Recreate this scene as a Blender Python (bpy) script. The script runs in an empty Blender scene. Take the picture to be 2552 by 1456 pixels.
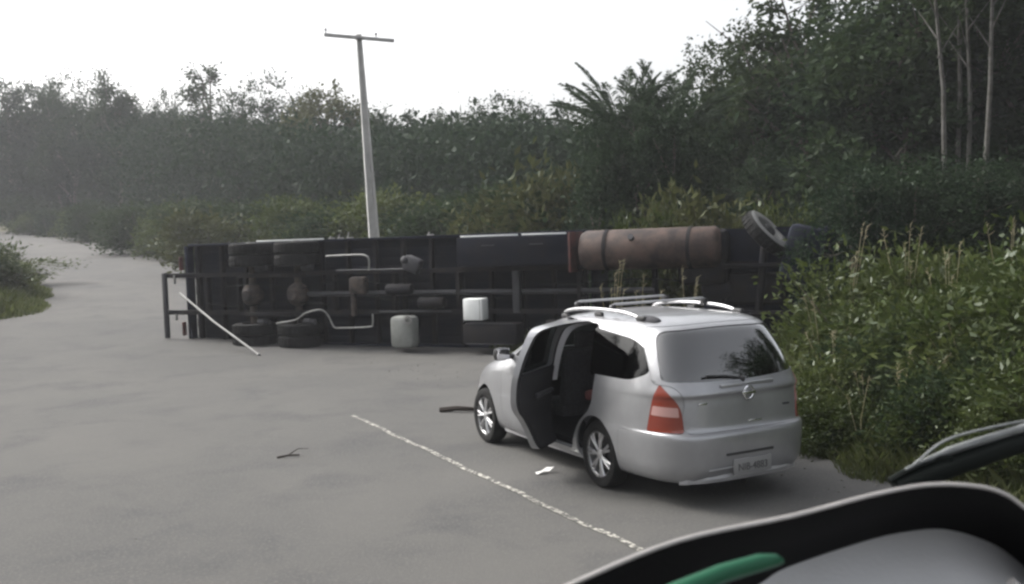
import bpy, bmesh, math, random
import numpy as np
from mathutils import Vector, Matrix, noise

SC = bpy.context.scene
COL = SC.collection
RNG = np.random.default_rng(11)
random.seed(5)
PI = math.pi

# ------------------------------------------------------------------ camera
cam_d = bpy.data.cameras.new("camera")
cam = bpy.data.objects.new("camera", cam_d)
COL.objects.link(cam)
SC.camera = cam
cam_d.sensor_width = 36.0
cam_d.lens = 36.0 * 2450.0 / 2551.0
cam_d.clip_start = 0.05
cam_d.clip_end = 4000
_p, _r = math.atan(138 / 2450), math.radians(2.0)
_f = Vector((0, math.cos(_p), -math.sin(_p)))
_u0 = Vector((0, math.sin(_p), math.cos(_p)))
_r0 = Vector((1, 0, 0))
_rt = _r0 * math.cos(_r) - _u0 * math.sin(_r)
_up = _u0 * math.cos(_r) + _r0 * math.sin(_r)
cam.matrix_world = Matrix(((_rt.x, _up.x, -_f.x, 0), (_rt.y, _up.y, -_f.y, 0), (_rt.z, _up.z, -_f.z, 2.5), (0, 0, 0, 1)))
cam_d.dof.use_dof = True
cam_d.dof.focus_distance = 9.5
cam_d.dof.aperture_fstop = 9.0

# ------------------------------------------------------------------ sky and sun
SUN_EL, SUN_AZ = math.radians(42), math.radians(-65)      # azimuth from +Y towards +X
w = bpy.data.worlds.new("World")
SC.world = w
w.use_nodes = True
nt = w.node_tree
nt.nodes.clear()
sky = nt.nodes.new("ShaderNodeTexSky")
sky.sky_type = 'NISHITA'
sky.sun_disc = False
sky.sun_elevation = SUN_EL
sky.sun_rotation = SUN_AZ
sky.air_density = 1.0
sky.dust_density = 7.0
sky.ozone_density = 1.0
hs = nt.nodes.new("ShaderNodeHueSaturation")
hs.inputs['Saturation'].default_value = 0.22
bg = nt.nodes.new("ShaderNodeBackground")
bg.inputs['Strength'].default_value = 0.15
wo = nt.nodes.new("ShaderNodeOutputWorld")
nt.links.new(sky.outputs[0], hs.inputs['Color'])
nt.links.new(hs.outputs[0], bg.inputs['Color'])
nt.links.new(bg.outputs[0], wo.inputs['Surface'])
sun_d = bpy.data.lights.new("sun", 'SUN')
sun_d.energy = 1.4
sun_d.angle = math.radians(18)
sun_d.color = (1.0, 0.96, 0.9)
sun = bpy.data.objects.new("sun", sun_d)
COL.objects.link(sun)
sdir = Vector((math.sin(SUN_AZ) * math.cos(SUN_EL), math.cos(SUN_AZ) * math.cos(SUN_EL), math.sin(SUN_EL)))
sun.rotation_euler = sdir.to_track_quat('Z', 'Y').to_euler()
sun.location = (0, 0, 60)

vs = SC.view_settings
vs.view_transform = 'Standard'
vs.look = 'None'
vs.exposure = 1.1
vs.gamma = 1.0
vs.use_curve_mapping = False
SC.render.engine = 'CYCLES'
SC.cycles.use_denoising = True
SC.cycles.max_bounces = 6
SC.cycles.transparent_max_bounces = 12
SC.cycles.volume_bounces = 1
SC.cycles.filter_width = 2.6
SC.cycles.sample_clamp_indirect = 6

# ------------------------------------------------------------------ helpers
def tag(o, label=None, cat=None, group=None, kind=None):
    if label: o['label'] = label
    if cat: o['category'] = cat
    if group: o['group'] = group
    if kind: o['kind'] = kind
    return o

def empty(name, loc=(0, 0, 0), rz=0.0, parent=None):
    o = bpy.data.objects.new(name, None)
    o.empty_display_size = 0.2
    COL.objects.link(o)
    o.location = loc
    o.rotation_euler = (0, 0, rz)
    if parent: o.parent = parent
    return o

def link(name, me, parent=None, loc=None):
    o = bpy.data.objects.new(name, me)
    COL.objects.link(o)
    if parent: o.parent = parent
    if loc is not None: o.location = loc
    return o

def copy_tree(o, parent=None):
    c = o.copy()
    COL.objects.link(c)
    c.parent = parent
    for ch in list(o.children):
        copy_tree(ch, c)
    return c

def np_mesh(name, V, F, mats, smooth=False, mi=None):
    """V (N,3), F (M,k) of one size k"""
    V = np.asarray(V, dtype=np.float32); F = np.asarray(F, dtype=np.int32)
    me = bpy.data.meshes.new(name)
    m, k = F.shape
    me.vertices.add(len(V)); me.vertices.foreach_set("co", V.ravel())
    me.loops.add(m * k); me.loops.foreach_set("vertex_index", F.ravel())
    me.polygons.add(m); me.polygons.foreach_set("loop_start", np.arange(m, dtype=np.int32) * k)
    if smooth: me.polygons.foreach_set("use_smooth", np.ones(m, dtype=bool))
    for mt in (mats if isinstance(mats, (list, tuple)) else [mats]): me.materials.append(mt)
    if mi is not None: me.polygons.foreach_set("material_index", np.asarray(mi, dtype=np.int32))
    me.update(calc_edges=True)
    return me

class MB:
    """collects shapes, then builds ONE mesh object"""
    def __init__(s): s.bm = bmesh.new()
    def box(s, c, d, rot=None, bev=0.0):
        r = bmesh.ops.create_cube(s.bm, size=1.0)
        vs_ = r['verts']
        M = Matrix.Translation(c) @ (rot.to_4x4() if rot else Matrix.Identity(4)) @ Matrix.Diagonal((d[0], d[1], d[2], 1))
        bmesh.ops.transform(s.bm, matrix=M, verts=vs_)
        if bev > 0:
            es = list({e for v in vs_ for e in v.link_edges})
            bmesh.ops.bevel(s.bm, geom=es, offset=bev, segments=2, affect='EDGES', profile=0.5)
        return s
    def cyl(s, a, b, r0, r1=None, seg=16):
        a, b = Vector(a), Vector(b)
        r1 = r0 if r1 is None else r1
        d = b - a
        q = d.to_track_quat('Z', 'Y').to_matrix().to_4x4()
        bmesh.ops.create_cone(s.bm, cap_ends=True, segments=seg, radius1=r0, radius2=r1, depth=d.length,
                              matrix=Matrix.Translation((a + b) / 2) @ q)
        return s
    def ball(s, c, r, sc=(1, 1, 1), seg=14):
        bmesh.ops.create_uvsphere(s.bm, u_segments=seg, v_segments=seg // 2 + 2, radius=r,
                                  matrix=Matrix.Translation(c) @ Matrix.Diagonal((sc[0], sc[1], sc[2], 1)))
        return s
    def tube(s, pts, rad, seg=8, flat=1.0):
        pts = [Vector(p) for p in pts]
        n = len(pts)
        rads = rad if isinstance(rad, (list, tuple)) else [rad] * n
        rings = []
        prev = None
        for i in range(n):
            t = (pts[min(i + 1, n - 1)] - pts[max(i - 1, 0)]).normalized()
            ref = Vector((0, 0, 1)) if abs(t.z) < 0.9 else Vector((0, 1, 0))
            x = t.cross(ref).normalized()
            if prev is not None and x.dot(prev) < 0: x = -x
            prev = x
            y = t.cross(x).normalized()
            rings.append([s.bm.verts.new(pts[i] + rads[i] * (x * math.cos(2 * PI * k / seg) + flat * y * math.sin(2 * PI * k / seg))) for k in range(seg)])
        for i in range(n - 1):
            for k in range(seg):
                s.bm.faces.new((rings[i][k], rings[i][(k + 1) % seg], rings[i + 1][(k + 1) % seg], rings[i + 1][k]))
        s.bm.faces.new(rings[0][::-1]); s.bm.faces.new(rings[-1])
        return s
    def lathe(s, prof, M=Matrix.Identity(4), seg=40, closed=False):
        """prof: (radius, height) about local z"""
        rings = []
        for (r, h) in prof:
            rings.append([s.bm.verts.new(M @ Vector((r * math.cos(2 * PI * k / seg), r * math.sin(2 * PI * k / seg), h))) for k in range(seg)])
        m = len(rings)
        for i in range(m if closed else m - 1):
            A, B = rings[i], rings[(i + 1) % m]
            for k in range(seg):
                s.bm.faces.new((A[k], A[(k + 1) % seg], B[(k + 1) % seg], B[k]))
        if not closed:
            if prof[0][0] > 1e-6: s.bm.faces.new(rings[0][::-1])
            if prof[-1][0] > 1e-6: s.bm.faces.new(rings[-1])
        return s
    def prism(s, poly, a, b, axis='y'):
        """poly in the two other axes (x,z for y; y,z for x; x,y for z), extruded from a to b"""
        def P(q, t):
            return {'y': (q[0], t, q[1]), 'x': (t, q[0], q[1]), 'z': (q[0], q[1], t)}[axis]
        A = [s.bm.verts.new(P(q, a)) for q in poly]; B = [s.bm.verts.new(P(q, b)) for q in poly]
        n = len(poly)
        s.bm.faces.new(A); s.bm.faces.new(B[::-1])
        for i in range(n): s.bm.faces.new((A[i], B[i], B[(i + 1) % n], A[(i + 1) % n]))
        return s
    def strip(s, rows, close=False):
        R = [[s.bm.verts.new(Vector(p)) for p in row] for row in rows]
        for i in range(len(R) - 1):
            for k in range(len(R[0]) - 1):
                s.bm.faces.new((R[i][k], R[i][k + 1], R[i + 1][k + 1], R[i + 1][k]))
        return s
    def mesh(s, name, mats, ang=35):
        bmesh.ops.recalc_face_normals(s.bm, faces=s.bm.faces[:])
        me = bpy.data.meshes.new(name)
        s.bm.to_mesh(me); s.bm.free()
        for mt in (mats if isinstance(mats, (list, tuple)) else [mats]): me.materials.append(mt)
        if ang:
            me.polygons.foreach_set("use_smooth", np.ones(len(me.polygons), dtype=bool))
            me.set_sharp_from_angle(angle=math.radians(ang))
        return me
    def build(s, name, mats, parent=None, loc=None, ang=35):
        return link(name, s.mesh(name, mats, ang), parent, loc)

def smoothpts(pts, n=6):
    """Catmull-Rom through pts"""
    P = [np.array(p, float) for p in pts]
    P = [2 * P[0] - P[1]] + P + [2 * P[-1] - P[-2]]
    out = []
    for i in range(1, len(P) - 2):
        for k in range(n):
            t = k / n
            out.append(0.5 * ((2 * P[i]) + (-P[i - 1] + P[i + 1]) * t + (2 * P[i - 1] - 5 * P[i] + 4 * P[i + 1] - P[i + 2]) * t * t + (-P[i - 1] + 3 * P[i] - 3 * P[i + 1] + P[i + 2]) * t ** 3))
    out.append(P[-2])
    return [tuple(q) for q in out]

# ------------------------------------------------------------------ materials
def mat(name, col, rough=0.7, metal=0.0, coat=0.0, var=0.0, scale=4.0, col2=None, bump=0.0, bscale=40.0, spec=0.5):
    m = bpy.data.materials.new(name); m.use_nodes = True
    t = m.node_tree; b = t.nodes['Principled BSDF']
    b.inputs['Base Color'].default_value = (*col, 1)
    b.inputs['Roughness'].default_value = rough
    b.inputs['Metallic'].default_value = metal
    b.inputs['Coat Weight'].default_value = coat
    b.inputs['Coat Roughness'].default_value = 0.06
    b.inputs['Specular IOR Level'].default_value = spec
    tc = t.nodes.new("ShaderNodeTexCoord")
    if var > 0 or col2:
        n = t.nodes.new("ShaderNodeTexNoise"); n.inputs['Scale'].default_value = scale; n.inputs['Detail'].default_value = 6
        n.inputs['Roughness'].default_value = 0.65
        t.links.new(tc.outputs['Object'], n.inputs['Vector'])
        r = t.nodes.new("ShaderNodeValToRGB")
        c2 = col2 if col2 else tuple(c * (1 - var) for c in col)
        r.color_ramp.elements[0].position = 0.38; r.color_ramp.elements[0].color = (*c2, 1)
        r.color_ramp.elements[1].position = 0.62; r.color_ramp.elements[1].color = (*col, 1)
        t.links.new(n.outputs['Fac'], r.inputs['Fac'])
        t.links.new(r.outputs['Color'], b.inputs['Base Color'])
    if bump > 0:
        n2 = t.nodes.new("ShaderNodeTexNoise"); n2.inputs['Scale'].default_value = bscale; n2.inputs['Detail'].default_value = 5
        t.links.new(tc.outputs['Object'], n2.inputs['Vector'])
        bp = t.nodes.new("ShaderNodeBump"); bp.inputs['Strength'].default_value = bump; bp.inputs['Distance'].default_value = 0.02
        t.links.new(n2.outputs['Fac'], bp.inputs['Height']); t.links.new(bp.outputs['Normal'], b.inputs['Normal'])
    return m

def leaf_mat(name, c1, c2, trans=0.35, gloss=0.12):
    m = bpy.data.materials.new(name); m.use_nodes = True
    t = m.node_tree; t.nodes.clear()
    out = t.nodes.new("ShaderNodeOutputMaterial")
    geo = t.nodes.new("ShaderNodeNewGeometry"); oi = t.nodes.new("ShaderNodeObjectInfo")
    add = t.nodes.new("ShaderNodeMath"); add.operation = 'ADD'
    mul = t.nodes.new("ShaderNodeMath"); mul.operation = 'MULTIPLY'; mul.inputs[1].default_value = 0.55
    mul2 = t.nodes.new("ShaderNodeMath"); mul2.operation = 'MULTIPLY'; mul2.inputs[1].default_value = 0.45
    t.links.new(geo.outputs['Random Per Island'], mul.inputs[0]); t.links.new(oi.outputs['Random'], mul2.inputs[0])
    t.links.new(mul.outputs[0], add.inputs[0]); t.links.new(mul2.outputs[0], add.inputs[1])
    mx = t.nodes.new("ShaderNodeMix"); mx.data_type = 'RGBA'
    mx.inputs[6].default_value = (*c1, 1); mx.inputs[7].default_value = (*c2, 1)
    t.links.new(add.outputs[0], mx.inputs[0])
    d = t.nodes.new("ShaderNodeBsdfDiffuse"); tr = t.nodes.new("ShaderNodeBsdfTranslucent"); g = t.nodes.new("ShaderNodeBsdfGlossy")
    g.inputs['Roughness'].default_value = 0.5; g.inputs['Color'].default_value = (0.8, 0.85, 0.8, 1)
    t.links.new(mx.outputs[2], d.inputs['Color']); t.links.new(mx.outputs[2], tr.inputs['Color'])
    m1 = t.nodes.new("ShaderNodeMixShader"); m1.inputs[0].default_value = trans
    m2 = t.nodes.new("ShaderNodeMixShader"); 
    fr = t.nodes.new("ShaderNodeFresnel"); fr.inputs[0].default_value = 1.35
    mg = t.nodes.new("ShaderNodeMath"); mg.operation = 'MULTIPLY'; mg.inputs[1].default_value = gloss * 2.2
    mn = t.nodes.new("ShaderNodeMath"); mn.operation = 'MINIMUM'; mn.inputs[1].default_value = gloss * .8
    t.links.new(fr.outputs[0], mg.inputs[0]); t.links.new(mg.outputs[0], mn.inputs[0]); t.links.new(mn.outputs[0], m2.inputs[0])
    t.links.new(d.outputs[0], m1.inputs[1]); t.links.new(tr.outputs[0], m1.inputs[2])
    t.links.new(m1.outputs[0], m2.inputs[1]); t.links.new(g.outputs[0], m2.inputs[2])
    t.links.new(m2.outputs[0], out.inputs['Surface'])
    return m

def glass_mat(name, tint, refl=1.0):
    m = bpy.data.materials.new(name); m.use_nodes = True
    t = m.node_tree; t.nodes.clear()
    out = t.nodes.new("ShaderNodeOutputMaterial")
    tr = t.nodes.new("ShaderNodeBsdfTransparent"); tr.inputs['Color'].default_value = (*tint, 1)
    g = t.nodes.new("ShaderNodeBsdfGlossy"); g.inputs['Roughness'].default_value = 0.03
    fr = t.nodes.new("ShaderNodeFresnel"); fr.inputs[0].default_value = 1.55
    ml = t.nodes.new("ShaderNodeMath"); ml.operation = 'MULTIPLY'; ml.inputs[1].default_value = refl; ml.use_clamp = True
    mx = t.nodes.new("ShaderNodeMixShader")
    t.links.new(fr.outputs[0], ml.inputs[0]); t.links.new(ml.outputs[0], mx.inputs[0])
    t.links.new(tr.outputs[0], mx.inputs[1]); t.links.new(g.outputs[0], mx.inputs[2])
    t.links.new(mx.outputs[0], out.inputs['Surface'])
    return m

def ground_mat(name, cols, scales, bump, bscale, rough=0.9):
    """base colour from two noises over world position"""
    m = bpy.data.materials.new(name); m.use_nodes = True
    t = m.node_tree; b = t.nodes['Principled BSDF']; b.inputs['Roughness'].default_value = rough
    b.inputs['Specular IOR Level'].default_value = 0.25
    g = t.nodes.new("ShaderNodeNewGeometry")
    prev = None
    for i, (c, sc, lo, hi) in enumerate(zip(cols[1:], scales, (0.42, 0.5, 0.52), (0.62, 0.7, 0.62))):
        n = t.nodes.new("ShaderNodeTexNoise"); n.inputs['Scale'].default_value = sc; n.inputs['Detail'].default_value = 7
        n.inputs['Roughness'].default_value = 0.62; n.inputs['Distortion'].default_value = 0.3
        t.links.new(g.outputs['Position'], n.inputs['Vector'])
        mr = t.nodes.new("ShaderNodeMapRange"); mr.inputs[1].default_value = lo; mr.inputs[2].default_value = hi
        t.links.new(n.outputs['Fac'], mr.inputs[0])
        mx = t.nodes.new("ShaderNodeMix"); mx.data_type = 'RGBA'
        if prev is None: mx.inputs[6].default_value = (*cols[0], 1)
        else: t.links.new(prev.outputs[2], mx.inputs[6])
        mx.inputs[7].default_value = (*c, 1)
        t.links.new(mr.outputs[0], mx.inputs[0]); prev = mx
    t.links.new(prev.outputs[2], b.inputs['Base Color'])
    n = t.nodes.new("ShaderNodeTexNoise"); n.inputs['Scale'].default_value = bscale; n.inputs['Detail'].default_value = 4
    t.links.new(g.outputs['Position'], n.inputs['Vector'])
    bp = t.nodes.new("ShaderNodeBump"); bp.inputs['Strength'].default_value = bump; bp.inputs['Distance'].default_value = 0.02
    t.links.new(n.outputs['Fac'], bp.inputs['Height']); t.links.new(bp.outputs['Normal'], b.inputs['Normal'])
    return m

M = dict(
    asphalt=ground_mat("worn_asphalt", [(.080, .079, .077), (.100, .097, .092), (.064, .064, .065), (.110, .106, .100)], (0.2, 0.8, 38.0), 0.5, 110),
    earth=ground_mat("verge_earth", [(.075, .07, .04), (.05, .062, .025), (.11, .085, .055)], (0.5, 1.3), 0.6, 20),
    silver=mat("silver_paint", (.36, .365, .38), 0.32, 0.58, 0.7, var=.14, scale=1.8, bump=0.02, bscale=3),
    jamb=mat("silver_jamb_paint", (.62, .62, .64), 0.5, 0.0),
    stone=mat("road_stone", (.13, .125, .115), 0.9, var=.3, scale=9),
    silver_dark=mat("dusty_silver_trim", (.38, .38, .39), 0.45, 0.3),
    black=mat("black_plastic", (.018, .018, .019), 0.5, bump=0.05, bscale=120),
    interior=mat("charcoal_trim", (.025, .025, .028), 0.85),
    seat=mat("grey_seat_cloth", (.05, .05, .056), 0.95, var=0.3, scale=30),
    red_cloth=mat("dull_red_cloth", (.16, .045, .045), 0.95, var=0.4, scale=20),
    glass=glass_mat("tinted_glass", (.08, .09, .09), .45),
    glass_rear=glass_mat("tinted_rear_glass", (.07, .08, .08), 4.2),
    glass_clear=glass_mat("clear_glass", (.6, .63, .62), 1.2),
    tyre=mat("dusty_tyre_rubber", (.018, .018, .018), 0.9, col2=(.012, .012, .012), scale=8, bump=0.1, bscale=60, spec=.2),
    alloy=mat("alloy_rim", (.55, .55, .56), 0.35, 0.8),
    hub=mat("dark_brake_steel", (.03, .03, .03), 0.7, 0.4),
    red_lens=mat("red_tail_lens", (.19, .034, .020), 0.18, 0, 0.7),
    clear_lens=mat("clear_tail_lens", (.42, .25, .23), 0.2, 0, 0.7),
    chrome=mat("chrome", (.75, .75, .77), 0.15, 1.0),
    rack=mat("satin_aluminium", (.5, .5, .51), 0.4, 0.8),
    plate=mat("grey_plate", (.22, .22, .22), 0.5),
    ink=mat("dark_plate_ink", (.045, .045, .045), 0.6),
    paint_white=None,
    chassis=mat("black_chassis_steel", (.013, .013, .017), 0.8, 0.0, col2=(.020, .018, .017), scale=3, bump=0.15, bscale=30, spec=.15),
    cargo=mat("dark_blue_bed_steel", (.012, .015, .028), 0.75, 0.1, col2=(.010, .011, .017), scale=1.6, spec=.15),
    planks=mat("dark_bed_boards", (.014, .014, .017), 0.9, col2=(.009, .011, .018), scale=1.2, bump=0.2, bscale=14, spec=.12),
    rust=mat("rusty_pinkish_tank", (.085, .056, .046), 0.8, 0.1, col2=(.025, .018, .017), scale=2.6, bump=0.08, bscale=25),
    darkred=mat("dull_red_steel", (.11, .035, .03), 0.7, col2=(.05, .025, .022), scale=4),
    pale=mat("pale_aluminium_edge", (.29, .29, .28), 0.5, 0.3, var=0.3, scale=3),
    grey_part=mat("dusty_grey_steel", (.048, .048, .054), 0.7, 0.1, var=0.35, scale=3),
    jug=mat("dusty_plastic_tank", (.24, .25, .235), 0.55, var=0.25, scale=3),
    white_box=mat("white_plastic", (.8, .82, .81), 0.5, var=0.1, scale=3),
    tan=mat("tan_dust_on_steel", (.075, .058, .048), 0.9, col2=(.02, .018, .018), scale=4),
    pole=mat("weathered_concrete", (.55, .545, .53), 0.9, col2=(.42, .415, .40), scale=1.6, bump=0.25, bscale=18),
    wood=mat("grey_weathered_wood", (.45, .44, .43), 0.9, var=0.3, scale=5),
    iron=mat("grey_iron", (.16, .16, .165), 0.6, 0.4),
    bark=mat("grey_brown_bark", (.095, .08, .066), 0.95, var=0.5, scale=5, bump=0.4, bscale=12),
    palebark=mat("pale_bark", (.095, .092, .085), 0.95, col2=(.05, .047, .04), scale=6, bump=0.3, bscale=14),
    stick=mat("dark_dead_wood", (.035, .028, .024), 0.95),
    litter=mat("white_scrap", (.6, .6, .58), 0.7),
    dash=mat("black_padded_plastic", (.008, .008, .0085), 0.75, bump=0.08, bscale=300, spec=0.08),
    dash_lip=mat("pale_grey_lip", (.42, .40, .39), 0.55, var=0.15, scale=20),
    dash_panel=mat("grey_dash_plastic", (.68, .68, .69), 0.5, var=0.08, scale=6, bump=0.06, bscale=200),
    green=mat("green_plastic", (.006, .075, .036), 0.5, 0, 0.0, spec=.35),
    wiper_metal=mat("worn_wiper_metal", (.20, .21, .21), 0.6, 0.2, var=0.3, scale=30),
    rubber=mat("wiper_rubber", (.010, .012, .011), 0.8, spec=.08),
    leaf=leaf_mat("leaf_dark", (.016, .030, .014), (.036, .050, .021), .35, .02),
    leaf_blue=leaf_mat("leaf_bluish", (.014, .026, .015), (.030, .046, .023), .35, .02),
    leaf_olive=leaf_mat("leaf_olive", (.042, .050, .020), (.072, .076, .032), .35, .03),
    leaf_bush=leaf_mat("leaf_bush", (.026, .042, .010), (.07, .085, .026), 0.4, 0.06),
    grass=leaf_mat("grass_blade", (.055, .08, .022), (.12, .13, .05), 0.4),
    straw=leaf_mat("dry_straw", (.20, .18, .10), (.34, .31, .21), 0.3),
    frond=leaf_mat("palm_frond", (.024, .038, .022), (.048, .066, .040), 0.3, 0.05),
)

# worn road paint: breaks up into the asphalt where it has rubbed off
def paint_mat():
    m = bpy.data.materials.new("worn_white_road_paint"); m.use_nodes = True
    t = m.node_tree; b = t.nodes['Principled BSDF']; b.inputs['Roughness'].default_value = 0.8
    b.inputs['Base Color'].default_value = (.68, .67, .62, 1)
    g = t.nodes.new("ShaderNodeNewGeometry")
    n = t.nodes.new("ShaderNodeTexNoise"); n.inputs['Scale'].default_value = 14; n.inputs['Detail'].default_value = 8; n.inputs['Roughness'].default_value = 0.8
    t.links.new(g.outputs['Position'], n.inputs['Vector'])
    r = t.nodes.new("ShaderNodeValToRGB")
    r.color_ramp.elements[0].position = 0.49; r.color_ramp.elements[0].color = (.06, .058, .054, 1)
    r.color_ramp.elements[1].position = 0.56; r.color_ramp.elements[1].color = (.42, .41, .36, 1)
    t.links.new(n.outputs['Fac'], r.inputs['Fac']); t.links.new(r.outputs['Color'], b.inputs['Base Color'])
    return m
M['paint_white'] = paint_mat()

# ------------------------------------------------------------------ ground, road
PHI = math.radians(27)
UX, UY = -math.sin(PHI), math.cos(PHI)      # along the road
NX, NY = math.cos(PHI), math.sin(PHI)       # across it, to the right

def bend(s):
    s = np.asarray(s, float)
    t = np.clip(s - 45, 0, 90)
    return -t * t / 400 - np.clip(s - 135, 0, None) * 0.45

def rise(s):
    t = np.clip(np.asarray(s, float) - 18, 0, None)
    z = .057 * t * t / (t + 8)
    return np.where(z > 9, 9 + (z - 9) * 0.25, z)

def sn(x, y):
    s = x * UX + y * UY
    return s, x * NX + y * NY - bend(s)

def terr_sn(s, n):
    s = np.asarray(s, float); n = np.asarray(n, float)
    z = rise(s)
    r = np.clip(n - 11.5, 0, None)
    z = z + 0.16 * r * r / (r + 4) - np.where(r > 40, (r - 40) * 0.06, 0)
    l = np.clip(-4 - n, 0, None)
    z = z + 0.10 * l * l / (l + 8)
    # uneven verge
    k = np.clip((n - 7.6) / 2, 0, 1) + np.clip((-7.5 - n) / 2, 0, 1)
    z = z + k * (0.10 * np.sin(s * 1.1 + n * .7) * np.sin(n * 1.3) + 0.08 * np.sin(s * .37 + 1.3))
    return z

def terr(x, y):
    s, n = sn(x, y)
    return float(terr_sn(s, n))

def pos(s, n):
    q = n + float(bend(s))
    return s * UX + q * NX, s * UY + q * NY

def sheet(name, svals, nfun, m, dz, kind='structure'):
    """grid in road coordinates; nfun(s) gives the row of n values"""
    rows = []
    for s in svals:
        nn = np.asarray(nfun(s), float)
        q = nn + bend(s)
        rows.append(np.stack([s * UX + q * NX, s * UY + q * NY, terr_sn(s, nn) + dz], 1))
    A = np.array(rows); a, b = A.shape[:2]
    idx = np.arange(a * b).reshape(a, b)
    F = np.stack([idx[:-1, :-1], idx[:-1, 1:], idx[1:, 1:], idx[1:, :-1]], -1).reshape(-1, 4)
    o = link(name, np_mesh(name, A.reshape(-1, 3), F, m, True))
    return tag(o, kind=kind)

sv = np.concatenate([np.arange(-60, -10, 5), np.arange(-10, 60, 1.0), np.arange(60, 160, 3), np.arange(160, 501, 20)])
nv = np.concatenate([[-380, -250, -140], np.arange(-90, -20, 6), np.arange(-20, -4, 2), np.arange(-4, 9, 1.3), np.arange(9, 26, 1.0), np.arange(26, 90, 5), [100, 130, 180, 260, 380]])
ground = sheet("ground", sv, lambda s: nv, M['earth'], -0.03)

def right_edge(s): return 7.55 + 2.0 * min(max((s - 10.5) / 4, 0), 1) + 0.18 * math.sin(s * .9) + 0.12 * math.sin(s * 2.3 + 1) + 0.08 * math.sin(s * 5.1)
def left_edge(s):
    base = -6.5
    k = min(max((s - 26) / 10, 0), 1); k = k * k * (3 - 2 * k)
    k2 = min(max((s - 56) / 25, 0), 1)
    return base + k * 7.6 - k2 * 0.6 + 0.2 * math.sin(s * .8) + 0.1 * math.sin(s * 2.1)
rs = np.concatenate([np.arange(-20, 70, 0.5), np.arange(70, 260, 3)])
road = sheet("road", rs, lambda s: np.linspace(left_edge(s), right_edge(s), 24), M['asphalt'], 0.004)
ls = np.concatenate([np.arange(-12, 14.0, 0.4)])
line = sheet("road_line", ls, lambda s: np.array([4.255, 4.32]) + 0.012 * math.sin(s * 3.1) + 0.01 * math.sin(s * 7.7), M['paint_white'], 0.010)

# ------------------------------------------------------------------ vegetation prototypes
def leaves(P, size, aspect=0.45, droop=0.25, up=None, rng=RNG):
    """diamond leaves at points P (N,3): returns V, F. up: (N,3) preferred outward direction"""
    n = len(P)
    d = rng.normal(size=(n, 3))
    if up is not None: d = d + up * 1.2
    d[:, 2] -= droop
    d /= np.linalg.norm(d, axis=1)[:, None] + 1e-9
    q = rng.normal(size=(n, 3))
    sdir_ = np.cross(d, q); sdir_ /= np.linalg.norm(sdir_, axis=1)[:, None] + 1e-9
    L = size * rng.uniform(.6, 1.35, n)[:, None]
    W = L * aspect * 0.5
    nrm = np.cross(d, sdir_)
    a = P; c = P + d * L
    mid = P + d * L * .45 + nrm * L * .08
    V = np.stack([a, mid - sdir_ * W, c, mid + sdir_ * W], 1).reshape(-1, 3)
    F = np.arange(n * 4).reshape(n, 4)
    return V, F

def lobes_points(lobes, n_clump, per, csig, rng):
    """clumps in the outer part of each lobe, leaves around each clump"""
    C_, U = [], []
    tot = sum(l[3] for l in lobes)
    for (c, r, flat, wgt) in lobes:
        k = max(3, int(n_clump * wgt / tot))
        d = rng.normal(size=(k, 3)); d /= np.linalg.norm(d, axis=1)[:, None]
        rad = r * rng.uniform(.45, 1.08, k) ** .6
        p = d * rad[:, None] * np.array([1, 1, flat]) + np.array(c)
        C_.append(p); U.append(d)
    C_ = np.concatenate(C_); U = np.concatenate(U)
    P = np.repeat(C_, per, 0) + rng.normal(size=(len(C_) * per, 3)) * csig * np.repeat(rng.uniform(.6, 1.3, len(C_)), per)[:, None]
    return P, np.repeat(U, per, 0), C_

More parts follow.
